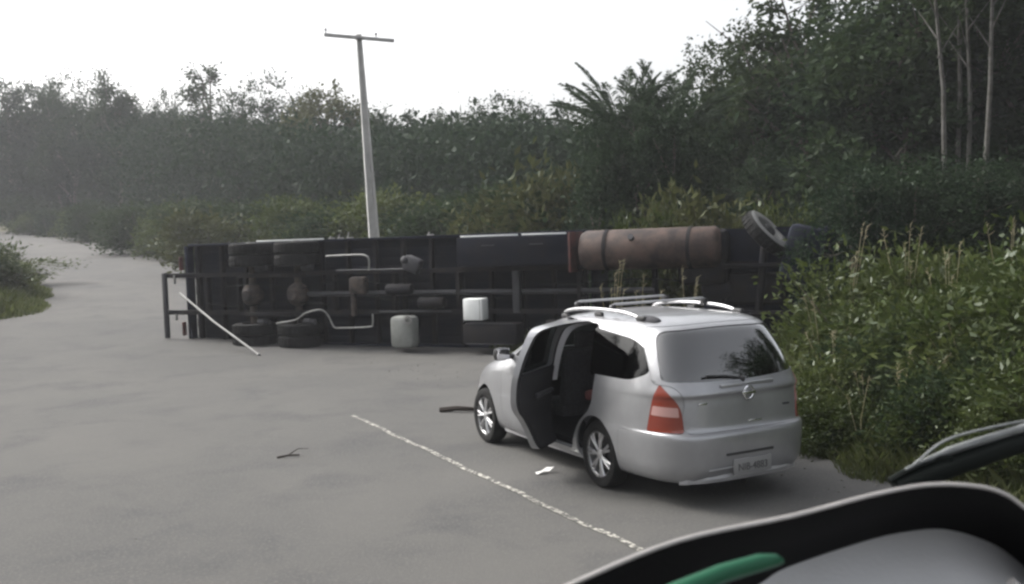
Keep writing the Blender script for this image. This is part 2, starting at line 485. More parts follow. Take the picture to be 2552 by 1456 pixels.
def make_tree_proto(kind, seed):
    """returns (crown mesh, trunk mesh), about 10 m tall"""
    rng = np.random.default_rng(seed)
    lob = []
    if kind == 'round':
        for i in range(9):
            a = rng.uniform(0, 2 * PI); rr = rng.uniform(.4, 2.4)
            lob.append(((rr * math.cos(a), rr * math.sin(a), rng.uniform(4.2, 8.4) - .35 * rr), rng.uniform(1.1, 1.9), .75, 1))
        lob.append(((0, 0, 8.4), 1.5, .8, 1)); nc, per, sig, size, m = 220, 48, .30, .215, M['leaf']
    elif kind == 'dense':
        for i in range(13):
            a = rng.uniform(0, 2 * PI); rr = rng.uniform(.5, 2.6); z = rng.uniform(1.6, 8.6)
            lob.append(((rr * math.cos(a) * (1.15 - z / 14), rr * math.sin(a) * (1.15 - z / 14), z), rng.uniform(1.0, 1.8), .85, 1))
        lob.append(((0, 0, 8.9), 1.1, .9, .7)); nc, per, sig, size, m = 270, 52, .32, .21, M['leaf_blue']
    elif kind == 'tall':
        for i in range(11):
            a = rng.uniform(0, 2 * PI); rr = rng.uniform(.2, 1.6); z = rng.uniform(3.5, 9.3)
            lob.append(((rr * math.cos(a), rr * math.sin(a), z), rng.uniform(.6, 1.25), .8, 1))
        nc, per, sig, size, m = 150, 40, .28, .21, M['leaf']
    elif kind == 'sparse':
        for i in range(9):
            a = rng.uniform(0, 2 * PI); rr = rng.uniform(.3, 1.7); z = rng.uniform(4.0, 9.6)
            lob.append(((rr * math.cos(a), rr * math.sin(a), z), rng.uniform(.35, .8), .7, 1))
        nc, per, sig, size, m = 62, 22, .22, .24, M['leaf']
    else:  # dome: an umbrella crown with gaps
        for i in range(14):
            a = 2 * PI * i / 14 + rng.uniform(-.2, .2); rr = 2.6 if i % 2 else 1.7
            lob.append(((rr * math.cos(a), rr * math.sin(a), 8.2 - .22 * rr * rr), rng.uniform(.6, .95), .6, 1))
        lob.append(((0, 0, 8.3), 1.1, .5, 1.2)); lob.append(((.8, .4, 8.0), .9, .5, 1)); nc, per, sig, size, m = 130, 26, .26, .26, M['leaf_olive']
    P, U, C_ = lobes_points(lob, nc, per, sig, rng)
    V, F = leaves(P, size, .5, .3, U, rng)
    crown = np_mesh("crown_" + kind, V, F, m)
    tb = MB()
    th = 7.5 if kind != 'dense' else 8
    wob = [(0.12 * math.sin(i * 1.7 + seed), .12 * math.cos(i * 1.3 + seed), -0.4 + (th + .4) * i / 7) for i in range(8)]
    tb.tube(wob, [.19 * (1 - .8 * i / 7) + .02 for i in range(8)], 8)
    for (c, r, fl, wg) in lob:
        z0 = max(1.2, c[2] - 1.0 - 1.2 * rng.uniform(.3, 1))
        z0 = min(z0, th - .3)
        k = (z0 + .4) / (th + .4) * 7
        i = int(min(k, 6)); b = Vector(wob[i]).lerp(Vector(wob[i + 1]), k - i)
        cc = Vector(c)
        mid = b.lerp(cc, .5) + Vector((0, 0, -.15))
        tb.tube([b, mid, cc], [.075, .05, .02], 5)
        for j in range(3):
            q = cc + Vector(rng.normal(size=3) * r * .5)
            tb.tube([mid.lerp(cc, .6), q], [.03, .01], 4)
    trunk = tb.mesh("trunk_" + kind, M['bark'], 60)
    return crown, trunk

PROTO = {k: [make_tree_proto(k, 31 + 7 * i + j) for j in range(nv_)] for i, (k, nv_) in enumerate([('round', 3), ('dense', 3), ('tall', 2), ('sparse', 2), ('dome', 1)])}

def palm_proto(seed):
    rng = np.random.default_rng(seed)
    fr = []
    V, F = [], []
    nb = 0
    for i in range(26):
        az = 2 * PI * i * .381966 + rng.uniform(-.2, .2)
        el = rng.uniform(.95, 1.5) if i < 15 else rng.uniform(.5, .95)
        L = rng.uniform(3.0, 3.9)
        n = 26
        p = np.array([0, 0, 6.2 + .02 * i]); d = np.array([math.cos(az) * math.cos(el), math.sin(az) * math.cos(el), math.sin(el)])
        pts = [p]
        for k in range(n):
            d = d + np.array([math.cos(az) * .018, math.sin(az) * .018, -.028 * (k / n) - .003]); d /= np.linalg.norm(d)
            p = p + d * L / n; pts.append(p)
        pts = np.array(pts)
        side = np.cross(d, [0, 0, 1]); side /= np.linalg.norm(side) + 1e-9
        # rachis as a thin strip
        for k in range(n):
            t = (pts[k + 1] - pts[k]); t /= np.linalg.norm(t)
            wv = .035 * (1 - k / n) + .008
            V += [pts[k] - side * wv, pts[k] + side * wv, pts[k + 1] + side * wv, pts[k + 1] - side * wv]; F.append([nb, nb + 1, nb + 2, nb + 3]); nb += 4
            if k < 5: continue
            for sgn in (-1, 1):
                for q in range(2):
                    l = .75 * math.sin(PI * (.12 + .83 * (k / n))) * rng.uniform(.8, 1.1)
                    base = pts[k] + t * (q * .5) * L / n
                    dd = side * sgn * .8 + t * .75 + np.array([0, 0, .25]) + rng.normal(size=3) * .12; dd /= np.linalg.norm(dd)
                    wn = np.cross(dd, side * sgn + t * .1 + rng.normal(size=3) * .3); wn /= np.linalg.norm(wn) + 1e-9
                    m2 = base + dd * l * .45; tip = base + dd * l + np.array([0, 0, -.22 * l])
                    V += [base, m2 - wn * .036, tip, m2 + wn * .036]; F.append([nb, nb + 1, nb + 2, nb + 3]); nb += 4
    crown = np_mesh("fronds", np.array(V), np.array(F), M['frond'])
    tb = MB(); tb.tube([(0, 0, -.4), (.05, 0, 2), (-.03, .05, 4.5), (0, 0, 6.4)], [.24, .19, .18, .2], 10)
    return crown, tb.mesh("palm_trunk", M['bark'], 60)

def bush_proto(kind, seed):
    rng = np.random.default_rng(seed)
    lob = []
    if kind == 'weed':           # about 1.5 m, long narrow leaves on upright stems
        for i in range(9):
            a = rng.uniform(0, 2 * PI); rr = rng.uniform(.0, .75)
            lob.append(((rr * math.cos(a), rr * math.sin(a), rng.uniform(.3, 1.1)), rng.uniform(.3, .5), 1.0, 1))
        nc, per, sig, size, asp, m = 125, 56, .13, .092, .36, M['leaf_bush']
    elif kind == 'broad':        # about 2 m, broad leaves
        for i in range(10):
            a = rng.uniform(0, 2 * PI); rr = rng.uniform(.1, .95)
            lob.append(((rr * math.cos(a), rr * math.sin(a), rng.uniform(.35, 1.5)), rng.uniform(.35, .6), .9, 1))
        nc, per, sig, size, asp, m = 130, 54, .15, .10, .48, M['leaf_bush']
    elif kind == 'olive':        # yellowish shrub, 2 m
        for i in range(10):
            a = rng.uniform(0, 2 * PI); rr = rng.uniform(.1, .95)
            lob.append(((rr * math.cos(a), rr * math.sin(a), rng.uniform(.35, 1.5)), rng.uniform(.35, .6), .9, 1))
        nc, per, sig, size, asp, m = 120, 26, .16, .17, .4, M['leaf_olive']
    else:                         # dark shrub, 2.5 m
        for i in range(11):
            a = rng.uniform(0, 2 * PI); rr = rng.uniform(.1, 1.1)
            lob.append(((rr * math.cos(a), rr * math.sin(a), rng.uniform(.4, 2.0)), rng.uniform(.45, .75), .9, 1))
        nc, per, sig, size, asp, m = 150, 40, .19, .14, .5, M['leaf']
    P, U, C_ = lobes_points(lob, nc, per, sig, rng)
    P[:, 2] = np.abs(P[:, 2])
    V, F = leaves(P, size, asp, .1, U + np.array([0, 0, .4]), rng)
    fol = np_mesh("foliage_" + kind, V, F, m)
    tb = MB()
    for i in range(0, len(C_), 5):
        c = Vector(C_[i]); c.z = abs(c.z)
        b = Vector((c.x * .25, c.y * .25, -.15))
        tb.tube([b, b.lerp(c, .55) + Vector((0, 0, .12)), c + (c - b) * .08], [.014, .01, .004], 4)
    stem = tb.mesh("stems_" + kind, M['bark'], 60)
    return fol, stem
BUSH = {k: [bush_proto(k, 71 + 9 * i + j) for j in range(3)] for i, k in enumerate(('weed', 'broad', 'dark', 'olive'))}

def plant(name, protos, x, y, h, wid, label, cat, group, rz=None, parts=('crown', 'trunk'), base=10.0, z=None):
    c, t = random.choice(protos)
    o = empty(name, (x, y, terr(x, y) if z is None else z), random.uniform(0, 6.28) if rz is None else rz)
    if 'zmax' not in c: c['zmax'] = float(np.percentile([v.co.z for v in c.vertices], 99.6))
    o.scale = (wid / base, wid / base, h / c['zmax'])
    a = link(parts[0], c, o); b = link(parts[1], t, o)
    tag(o, label, cat, group)
    return o

# skyline and roadside trees: (x, y, height, width factor, kind, label)
def top_h(px, py, Y, x):
    """height of the top above local ground for a given sight line"""
    return 2.5 + ((590 - (px - 1275.5) * .035) - py) / 2450 * Y - terr(x, Y)
SKY = []
def sk(px, py, Y, kind, wf, label, name='tree'):
    x = (px - 1275.5) / 2450 * Y
    SKY.append((name, kind, x, Y, top_h(px, py, Y, x), wf, label))
sk(45, 212, 96, 'dense', 1.2, "broad dark tree at the far left end of the skyline above the road")
sk(205, 200, 92, 'round', .8, "small rounded tree poking above the far left skyline")
sk(318, 185, 88, 'tall', .8, "tree with two raised tufts on the left skyline, left of the gap")
sk(432, 235, 86, 'round', .7, "low rounded tree on the skyline between the tufted tree and the thin tall one")
sk(543, 165, 78, 'sparse', 1.15, "thin tall tree with see-through crown on the left skyline")
sk(690, 198, 74, 'round', .95, "open crowned tree on the skyline left of the dome shaped tree")
sk(838, 218, 66, 'dome', 1.0, "dome shaped tree with sky showing through, left of the utility pole")
sk(960, 276, 60, 'round', .8, "low tree on the skyline just right of the utility pole")
sk(1085, 280, 58, 'tall', .9, "small tree at the lowest dip of the skyline above the truck")
sk(1250, 245, 50, 'round', 1.05, "rounded grey green tree rising mid skyline right of the dip")
sk(1395, 272, 45, 'dense', .9, "bushy tree on the skyline left of the palms")
sk(1790, 118, 33, 'round', .85, "leafy tree on the skyline just right of the palms")
sk(1900, 70, 31, 'tall', 1.2, "tall leafy tree right of the palms with a ragged top")
sk(2010, -30, 29, 'sparse', 1.3, "feathery see-through tree at the top edge above the wood")
sk(2120, 10, 28, 'dense', 1.3, "tall dark tree right of the feathery tree")
sk(2260, -90, 26, 'dense', 1.4, "very tall dark tree towering over the weedy bank")
sk(2420, -140, 25, 'round', 1.4, "huge dark tree behind the pale slender trunks")
sk(2590, -160, 24, 'dense', 1.4, "huge dark tree at the right edge of the picture")
for px, py, Y, kd, wf, lab in [(110, 222, 97, 'round', .9, "rounded dark tree second from the left end of the skyline"), (160, 212, 95, 'dense', .8, "dark tree left of the small rounded one on the far left skyline"),
    (262, 232, 91, 'dense', .8, "dark tree between the small rounded tree and the tufted one"), (372, 245, 88, 'tall', .8, "slim tree right of the tufted one on the left skyline"),
    (490, 250, 84, 'dense', .8, "low dark tree left of the thin tall see-through one"), (605, 250, 78, 'dense', .8, "low dark tree right of the thin tall see-through one"),
    (765, 250, 70, 'dense', .8, "dark tree between the open crowned tree and the dome"), (1020, 290, 59, 'dense', .8, "dark low tree between the utility pole and the dip of the skyline"),
    (1160, 285, 55, 'tall', .8, "slim tree right of the dip of the skyline"), (1325, 262, 48, 'dense', .8, "dark tree just right of the rounded grey green tree"), (1450, 268, 42, 'round', .8, "rounded tree just left of the palms")]:
    sk(px, py, Y, kd, wf, lab)
for (name, kind, x, y, h, wf, label) in SKY:
    plant("tree", PROTO[kind], x, y, h, h * wf, label, "tree", "trees along the skyline")

# two palms
pc = [palm_proto(5), palm_proto(17)]
for i, (px, py, Y, lab) in enumerate([(1565, 165, 27, "palm with spread spiky fronds against the sky, left of the other palm"),
                                     (1680, 158, 26.5, "palm with upright fronds against the sky, next to the tall leafy trees")]):
    x = (px - 1275.5) / 2450 * Y
    h = top_h(px, py, Y, x)
    o = empty("palm_tree", (x, Y, terr(x, Y)), 1.1 * i)
    o.scale = (h / float(np.percentile([v.co.z for v in pc[i][0].vertices], 99.8)),) * 3
    link("fronds", pc[i][0], o); link("trunk", pc[i][1], o)
    tag(o, lab, "palm", "palms on the skyline")

# the dense wood below the skyline
WOOD = "dark leafy tree within the dense roadside wood, below the skyline"
rng = np.random.default_rng(3)
for i in range(74):
    px = -60 + 2720 * (i + rng.uniform(-.4, .4)) / 74 * 1.0
    sky_py = float(np.interp(px, [0, 300, 600, 850, 1100, 1300, 1500, 1750, 1900, 2100, 2551], [240, 243, 263, 293, 310, 310, 330, 285, 160, 60, -20]))
    f = rng.choice([.12, .35, .6], p=[.45, .35, .2])
    py = sky_py + f * 320 * (1 if px < 1500 else 1.1)
    Ymin = float(np.interp(px, [0, 130, 400, 800, 1200, 1600, 2100, 2551], [100, 84, 60, 44, 34, 27, 23, 20]))
    Y = Ymin * (1.08 + .34 * (1 - f) + rng.uniform(-.05, .12))
    x = (px - 1275.5) / 2450 * Y
    h = top_h(px, py, Y, x)
    if h < 2.0: continue
    k = rng.choice(['dense', 'round', 'tall'], p=[.6, .3, .1])
    zone = [(300, "at the far left beside the road's end"), (620, "left of the truck's rear end"), (870, "just left of the utility pole"), (1150, "just right of the utility pole"),
            (1440, "above the truck's tool box"), (1800, "behind the palms and the rusty tank"), (2150, "above the truck's front wheel"), (9999, "above the weedy bank at right")]
    zn = next(z for q, z in zone if px < q)
    kd = {'dense': 'dark bushy', 'round': 'round crowned', 'tall': 'narrow'}[k]
    tier = 'tree high in' if f < .2 else 'tree midway in' if f < .5 else 'low tree in'
    plant("tree", PROTO[k], x, Y, h, max(h * 1.1, 4.5), kd + ' ' + tier + ' the wood, ' + zn, "tree", "trees of the dense wood, " + zn)

# pale slender trunks at the right
for i, (px, py0, Y, lab) in enumerate([(2366, 235, 21.5, "pale slender trunk, leftmost of those in the dark wood at right"),
                                       (2388, 230, 23, "pale slender trunk second from left in the dark wood at right"),
                                       (2418, 260, 22.5, "faint pale slender trunk between the others in the dark wood at right"),
                                       (2450, 215, 21, "pale slender trunk, rightmost of those in the dark wood at right"),
                                       (2060, 480, 22, "short pale trunk standing behind the bank right of the truck")]):
    x = (px - 1275.5) / 2450 * Y
    z0 = terr(x, Y)
    h = top_h(px, py0, Y, x) + (2.5 if i < 4 else .3)
    o = empty("slender_tree", (x, Y, z0), 0)
    tb = MB(); lean = (-.25, .1, .0, .3, .05)[i]
    tb.tube([(0, 0, -.3), (lean * .2, .05, h * .3), (lean * .5 + .05, 0, h * .65), (lean, .05, h)], [.07, .06, .05, .03], 8)
    for k in range(4):
        a = k * 1.9 + i
        tb.tube([(lean * .8, 0, h * (.75 + .06 * k)), (lean + .5 * math.cos(a), .5 * math.sin(a), h * (.85 + .06 * k))], [.022, .008], 5)
    tb.build("trunk", M['palebark'], o, ang=60)
    P, U, _c = lobes_points([((lean, 0, h + .3), .8, .7, 1), ((lean + .3, .2, h - .3), .5, .7, .6)], 26, 18, .2, np.random.default_rng(i))
    V, F = leaves(P, .2, .5, .3, U)
    link("crown", np_mesh("crown", V, F, M['leaf']), o)
    tag(o, lab, "tree", "pale slender trees in the wood")

# trees on the bank behind the camera's right shoulder (seen in the car's rear glass)
for (x, y, h) in [(11.5, 8.6, 7.5), (13.0, 11.5, 9), (14.5, 6.0, 9.5), (16.5, 9.0, 11), (17.5, 14, 12)]:
    plant("tree", PROTO['dense'], x, y, h, h * 1.0, "dark tree on the right bank beyond the picture's right edge", "tree", "trees on the near right bank")

# three leafy trees hiding the palms' trunks
for (px, py, Y, lab) in [(1500, 300, 25.5, "leafy tree at the foot of the left palm"), (1590, 275, 25, "leafy tree between the two palms' feet"), (1690, 262, 24.5, "leafy tree hiding the trunk of the right palm")]:
    x = (px - 1275.5) / 2450 * Y; h = top_h(px, py, Y, x)
    plant("tree", PROTO['dense'], x, Y, h, h * .9, lab, "tree", "trees below the palms")
# trees along the left side of the road, beyond the left edge of the picture
for i in range(15):
    s_ = 1 + i * 4.2; x, y = pos(s_, -12.5 - (i % 3) * 2.2)
    plant("tree", PROTO['dense'], x, y, 8.5 + (i * 37 % 5), 9.5, "dark tree on the left side of the road, beyond the picture's left edge", "tree", "trees on the left roadside")

for i, px in enumerate((-150, -95, -45, 0, 40)):
    Y = 116 + 4 * (i % 2); x = (px - 1275.5) / 2450 * Y; h = top_h(px, 300 - 15 * (i % 2), Y, x)
    plant("tree", PROTO['dense'], x, Y, h, h * 1.3, "dark tree closing the road's far bend at the left edge", "tree", "trees at the far bend of the road")

# far wood: one mass of leaf clumps filling the hillside behind
def far_wood():
    rng = np.random.default_rng(8)
    n = 5200
    px = rng.uniform(-420, 3000, n)
    Y = np.interp(px, [-400, 0, 130, 400, 800, 1200, 1600, 2100, 2551, 3000], [120, 108, 92, 66, 50, 40, 33, 29, 27, 25]) * rng.uniform(1.0, 1.9, n)
    x = (px - 1275.5) / 2450 * Y
    skyp = np.interp(px, [0, 300, 600, 850, 1100, 1300, 1500, 1750, 1900, 2100, 2551], [285, 290, 305, 325, 335, 340, 360, 320, 215, 130, 60])
    hor = 590 - (px - 1275.5) * .035
    ztop = 2.5 + (hor - skyp) / 2450 * Y
    s, nn = x * UX + Y * UY, x * NX + Y * NY
    nn = nn - bend(s)
    g = terr_sn(s, nn)
    z = g + (ztop - g) * rng.uniform(.12, .97, n) ** .8
    ok = (z > g) & (nn > 10)
    P = np.stack([x, Y, z], 1)[ok]
    per = 48
    Q = np.repeat(P, per, 0) + rng.normal(size=(len(P) * per, 3)) * np.array([.8, .8, .6])
    V, F = leaves(Q, .34, .55, .3, None, rng)
    o = link("far_wood", np_mesh("far_wood", V, F, M['leaf_blue']))
    tag(o, "dense dark wood filling the hillside behind the roadside trees", "wood", None, 'stuff')
far_wood()

# undergrowth along the foot of the wood
UG = "low dark shrub in the undergrowth along the foot of the wood"
for i in range(46):
    px = 60 + 1500 * i / 46 + rng.uniform(-25, 25)
    Ym = float(np.interp(px, [0, 130, 400, 800, 1200, 1600], [98, 82, 57, 41, 32, 26]))
    Y = Ym * rng.uniform(1.0, 1.1)
    x = (px - 1275.5) / 2450 * Y
    h = rng.uniform(1.8, 3.6)
    ug = next(z for q, z in [(300, "at the road's far bend"), (520, "left of the truck's rear"), (900, "behind the truck's wheels"), (1150, "behind the truck's middle"), (9999, "behind the truck's tool box and tank")] if px < q)
    plant("shrub", BUSH['dark'] if rng.random() < .7 else BUSH['broad'], x, Y, h, h * 1.5, "low dark shrub at the foot of the wood, " + ug, "shrub", "undergrowth shrubs " + ug, parts=('foliage', 'stems'), base=2.3)

def bush(kind, x, y, h, wd, label, group="shrubs on the right bank", name="shrub", z=None):
    base = {'weed': 1.5, 'broad': 2.0, 'dark': 2.6, 'olive': 2.0}[kind]
    c, t = random.choice(BUSH[kind])
    o = empty(name, (x, y, terr(x, y) if z is None else z), random.uniform(0, 6.28))
    o.scale = (wd / (base * .95), wd / (base * .95), h / base)
    link("foliage", c, o); link("stems", t, o)
    return tag(o, label, "shrub", group)

# distinct shrubs
for (px, py, Y, wd, lab) in [(1255, 470, 30, 3.2, "brownish olive shrub above the middle of the truck, leftmost of three"),
                             (1345, 430, 29, 3.6, "brownish olive shrub above the truck's tool box, the middle one of three"),
                             (1440, 455, 28, 3.0, "brownish olive shrub above the rusty tank, rightmost of three")]:
    x = (px - 1275.5) / 2450 * Y
    bush('olive', x, Y, top_h(px, py, Y, x), wd, lab, "olive shrubs above the truck")
for i in range(9):
    px = 2130 + 52 * i; Y = 18.2 + (i % 3) * .5; x = (px - 1275.5) / 2450 * Y
    plant("tree", PROTO['dense'], x, Y, top_h(px, 405 + 25 * (i % 2), Y, x), 4.2, "low dark bushy tree at the wood's edge, " + ("above the truck's front", "right of the truck's front", "below the pale trunks")[i // 3], "tree", "low trees at the edge of the wood " + ("above the truck's front", "right of the truck's front", "below the pale trunks")[i // 3])
bush('weed', -19.7, 36.0, 2.1, 3.0, "yellowish green weedy shrub at the left edge beside the road", "roadside shrubs")
bush('olive', -19.4, 36.0, 1.1, 2.6, "low green weeds spilling onto the road at the left edge", "roadside shrubs")
bush('weed', -20.6, 39.5, 1.2, 3.6, "low weedy clump behind the one spilling onto the road at left", "roadside shrubs")
bush('olive', -13.6, 44.5, 3.0, 3.6, "yellow green shrub on the verge behind the rear of the truck", "roadside shrubs")
bush('olive', -10.8, 41.0, 1.9, 3.2, "lower olive shrub on the verge left of the utility pole", "roadside shrubs")
bush('olive', 4.4, 21.4, 3.3, 2.6, "bush rising over the upper side of the overturned truck")
bush('weed', 3.2, 21.2, 3.0, 1.4, "thin bush with pale shoots above the rusty tank")
bush('weed', 5.5, 20.6, 2.9, 1.6, "green bush behind the truck's raised front wheel")
BANK = "leafy weed clump in the overgrown bank right of the silver car"
bk = np.random.default_rng(21)
ENV = ([1960, 2150, 2205, 2260, 2330, 2400, 2551, 2900], [870, 840, 690, 550, 600, 640, 590, 520])
for i in range(150):
    y = bk.uniform(7.5, 19) if i < 115 else bk.uniform(2, 9)
    k = bk.uniform(.305, .62) if i < 115 else bk.uniform(.6, 1.6)
    x = k * y
    s, n = sn(x, y)
    n = float(n)
    if n < 8.0 or n > 16.5: continue
    tx, ty = x + 8.0, y - 23.9
    lx, ly = tx * .924 - ty * .383, tx * .383 + ty * .924
    if -1 < lx < 15.8 and -.9 < ly < 3.2: continue
    px = 1275.5 + 2450 * k
    h = top_h(px, float(np.interp(px, *ENV)) + bk.uniform(0, 260), y, x)
    h = min(h, .55 + (n - 7.8) * .65, 3.0)
    if h < .35: continue
    kd = bk.choice(['weed', 'broad', 'dark'], p=[.6, .3, .1])
    look = {'weed': 'fine leaved green weed clump', 'broad': 'broad leaved green weed clump', 'dark': 'dark green shrubby clump'}[kd]
    zn = 'beyond the right edge of the picture' if px > 2600 else ('beside the car' if px < 2120 else 'right of the car' if px < 2340 else 'near the right edge') + (' close to us' if y < 10.5 else ' halfway back' if y < 14 else ' by the truck')
    bush(kd, x, y, h, max(min(h, 1.9) * 1.15, .9) * bk.uniform(.9, 1.2), look + ' on the bank ' + zn, look + 's on the bank ' + zn, "weed_clump")

# tall flowering grass tufts between the car and the truck
def tuft(x, y, h, n, label, seed, spread=.28):
    rg = np.random.default_rng(seed)
    o = empty("grass_tuft", (x, y, terr(x, y)))
    V, F = [], []; nb = 0
    st = MB(); hd = MB()
    for i in range(max(n, 3) * 9):
        a = rg.uniform(0, 2 * PI); rr = rg.uniform(0, .18); l = h * rg.uniform(.35, .75); ln = rg.uniform(.1, .5)
        b = np.array([rr * math.cos(a), rr * math.sin(a), -.03]); dirv = np.array([math.cos(a), math.sin(a), 0])
        wv = np.array([-math.sin(a), math.cos(a), 0]) * .009
        m1 = b + dirv * ln * .3 * l + np.array([0, 0, l * .6]); tp = b + dirv * ln * l + np.array([0, 0, l])
        V += [b - wv, b + wv, m1 + wv, m1 - wv, m1 - wv, m1 + wv, tp + wv * .1, tp - wv * .1]; F += [[nb, nb + 1, nb + 2, nb + 3], [nb + 4, nb + 5, nb + 6, nb + 7]]; nb += 8
    for i in range(n):
        a = rg.uniform(0, 2 * PI); rr = rg.uniform(.0, spread)
        hh = h * rg.uniform(.75, 1.05)
        top = Vector((rr * math.cos(a) * 1.4 + .06, rr * math.sin(a) * 1.4, hh))
        md = Vector((rr * math.cos(a) * .4, rr * math.sin(a) * .4, hh * .55))
        st.tube([(rr * .2 * math.cos(a), rr * .2 * math.sin(a), -.05), md, top], [.006, .005, .004], 4)
        dv = (top - md).normalized()
        for k in range(9):
            p = top + dv * (.022 * k - .02)
            hd.tube([p, p + Vector(rg.normal(size=3) * .03) + dv * .04 + Vector((.02, 0, -.01))], [.006, .0015], 4)
    link("blades", np_mesh("blades", np.array(V), np.array(F), M['grass']), o)
    if n:
        st.build("stalks", M['straw'], o, ang=60)
        tag(hd.build("seed_heads", M['straw'], o, ang=60), kind='stuff')
    return tag(o, label, "grass tuft", "tall flowering grass tufts")
tuft(1.62, 15.6, 1.9, 8, "tall grass tuft with pale seed heads just above the front of the car's roof", 1)
tuft(1.98, 15.2, 1.7, 6, "tall grass tuft with pale seed heads right beside the first one, under the rusty tank", 2)
tuft(2.75, 15.4, 1.75, 3, "thin grass tuft with a single leaning pale stalk under the truck's front", 3)
tuft(5.1, 14.9, 2.25, 4, "wispy pale stalked grass tuft overlapping the right end of the truck", 8)
tuft(5.75, 14.3, 2.3, 5, "tall wispy grass tuft just right of the truck's raised wheel", 9)
tuft(6.9, 13.6, 2.45, 4, "tall pale flowering stems at the right of the bank, under the slender trunks", 4)
tuft(5.9, 13.2, 2.2, 5, "pale tipped grass tuft on top of the weedy bank", 6)
tuft(4.2, 10.6, 1.0, 5, "short seeding grass tuft in the weeds beside the car's tailgate", 7)

# reedy tufts among the weeds
REED = [tuft(5.3, 12.2, 1.5, 2, "x", 41, .35), tuft(6.2, 12.9, 1.9, 3, "x", 42, .35), tuft(4.6, 11.4, 1.2, 0, "x", 43, .3)]
rr = np.random.default_rng(9)
spots = []
for i in range(60):
    y = rr.uniform(8.6, 15.5); k = rr.uniform(.31, .56); x = k * y
    n = float(sn(x, y)[1])
    if 7.9 < n < 14.5: spots.append((x, y, n, 1275.5 + 2450 * k))
for i, (x, y, n, px) in enumerate(spots[:34]):
    o = REED[i % 3] if i < 3 else copy_tree(REED[i % 3])
    o.location = (x, y, terr(x, y)); o.rotation_euler = (0, 0, rr.uniform(0, 6.28))
    sc = rr.uniform(.6, 1.0) * (.55 + .16 * min(n - 7.8, 3)); o.scale = (sc * 1.3, sc * 1.3, sc)
    zn = ('beside the car' if px < 2120 else 'right of the car' if px < 2340 else 'near the right edge') + (' close to us' if y < 10.5 else ' halfway back' if y < 13.5 else ' by the truck')
    o['label'] = ['grass clump with two stalks', 'grass clump with three stalks', 'plain grass clump'][i % 3] + ' on the bank ' + zn
    o['group'] = ['two stalked', 'three stalked', 'plain'][i % 3] + ' grass clumps ' + zn

# grass: one mass of blades on both verges
def grass():
    rg = np.random.default_rng(4)
    S, Nn, H = [], [], []
    def add(s, n, h): S.append(s); Nn.append(n); H.append(h)
    k = 42000; s = rg.uniform(2, 26, k); e = np.array([right_edge(v) for v in s]); d = np.abs(rg.normal(size=k)) * 1.7
    add(s, e - .1 + d, .1 + np.clip(d, 0, 1.2) * .32)
    k = 16000; s = rg.uniform(26, 75, k); e = np.array([right_edge(v) for v in s]); d = np.abs(rg.normal(size=k)) * 2.0
    add(s, e - .05 + d, .14 + np.clip(d, 0, 1.2) * .35)
    k = 26000; s = rg.uniform(26, 85, k); e = np.array([left_edge(v) for v in s]); d = np.abs(rg.normal(size=k)) * 2.2
    add(s, e + .15 - d, .10 + np.clip(d, 0, 1.2) * .32)
    s = np.concatenate(S); n = np.concatenate(Nn); h = np.concatenate(H) * rg.uniform(.5, 1.3, sum(map(len, S)))
    q = n + bend(s)
    P = np.stack([s * UX + q * NX, s * UY + q * NY, terr_sn(s, n) - .03], 1)
    a = rg.uniform(0, 2 * PI, len(P)); ln = rg.uniform(.1, .7, len(P))
    dv = np.stack([np.cos(a), np.sin(a), 0 * a], 1); wv = np.stack([-np.sin(a), np.cos(a), 0 * a], 1) * (.006 + .012 * np.clip(s / 40, .3, 2))[:, None]
    m1 = P + dv * (ln * .3 * h)[:, None]; m1[:, 2] += h * .6
    tp = P + dv * (ln * h)[:, None]; tp[:, 2] += h
    V = np.stack([P - wv, P + wv, m1 + wv * .8, tp, m1 - wv * .8], 1).reshape(-1, 3)
    F = np.arange(len(P) * 5).reshape(-1, 5)
    o = link("grass", np_mesh("grass", V, F, M['grass']))
    tag(o, "short green and straw coloured grass along both road verges", "grass", None, 'stuff')
grass()

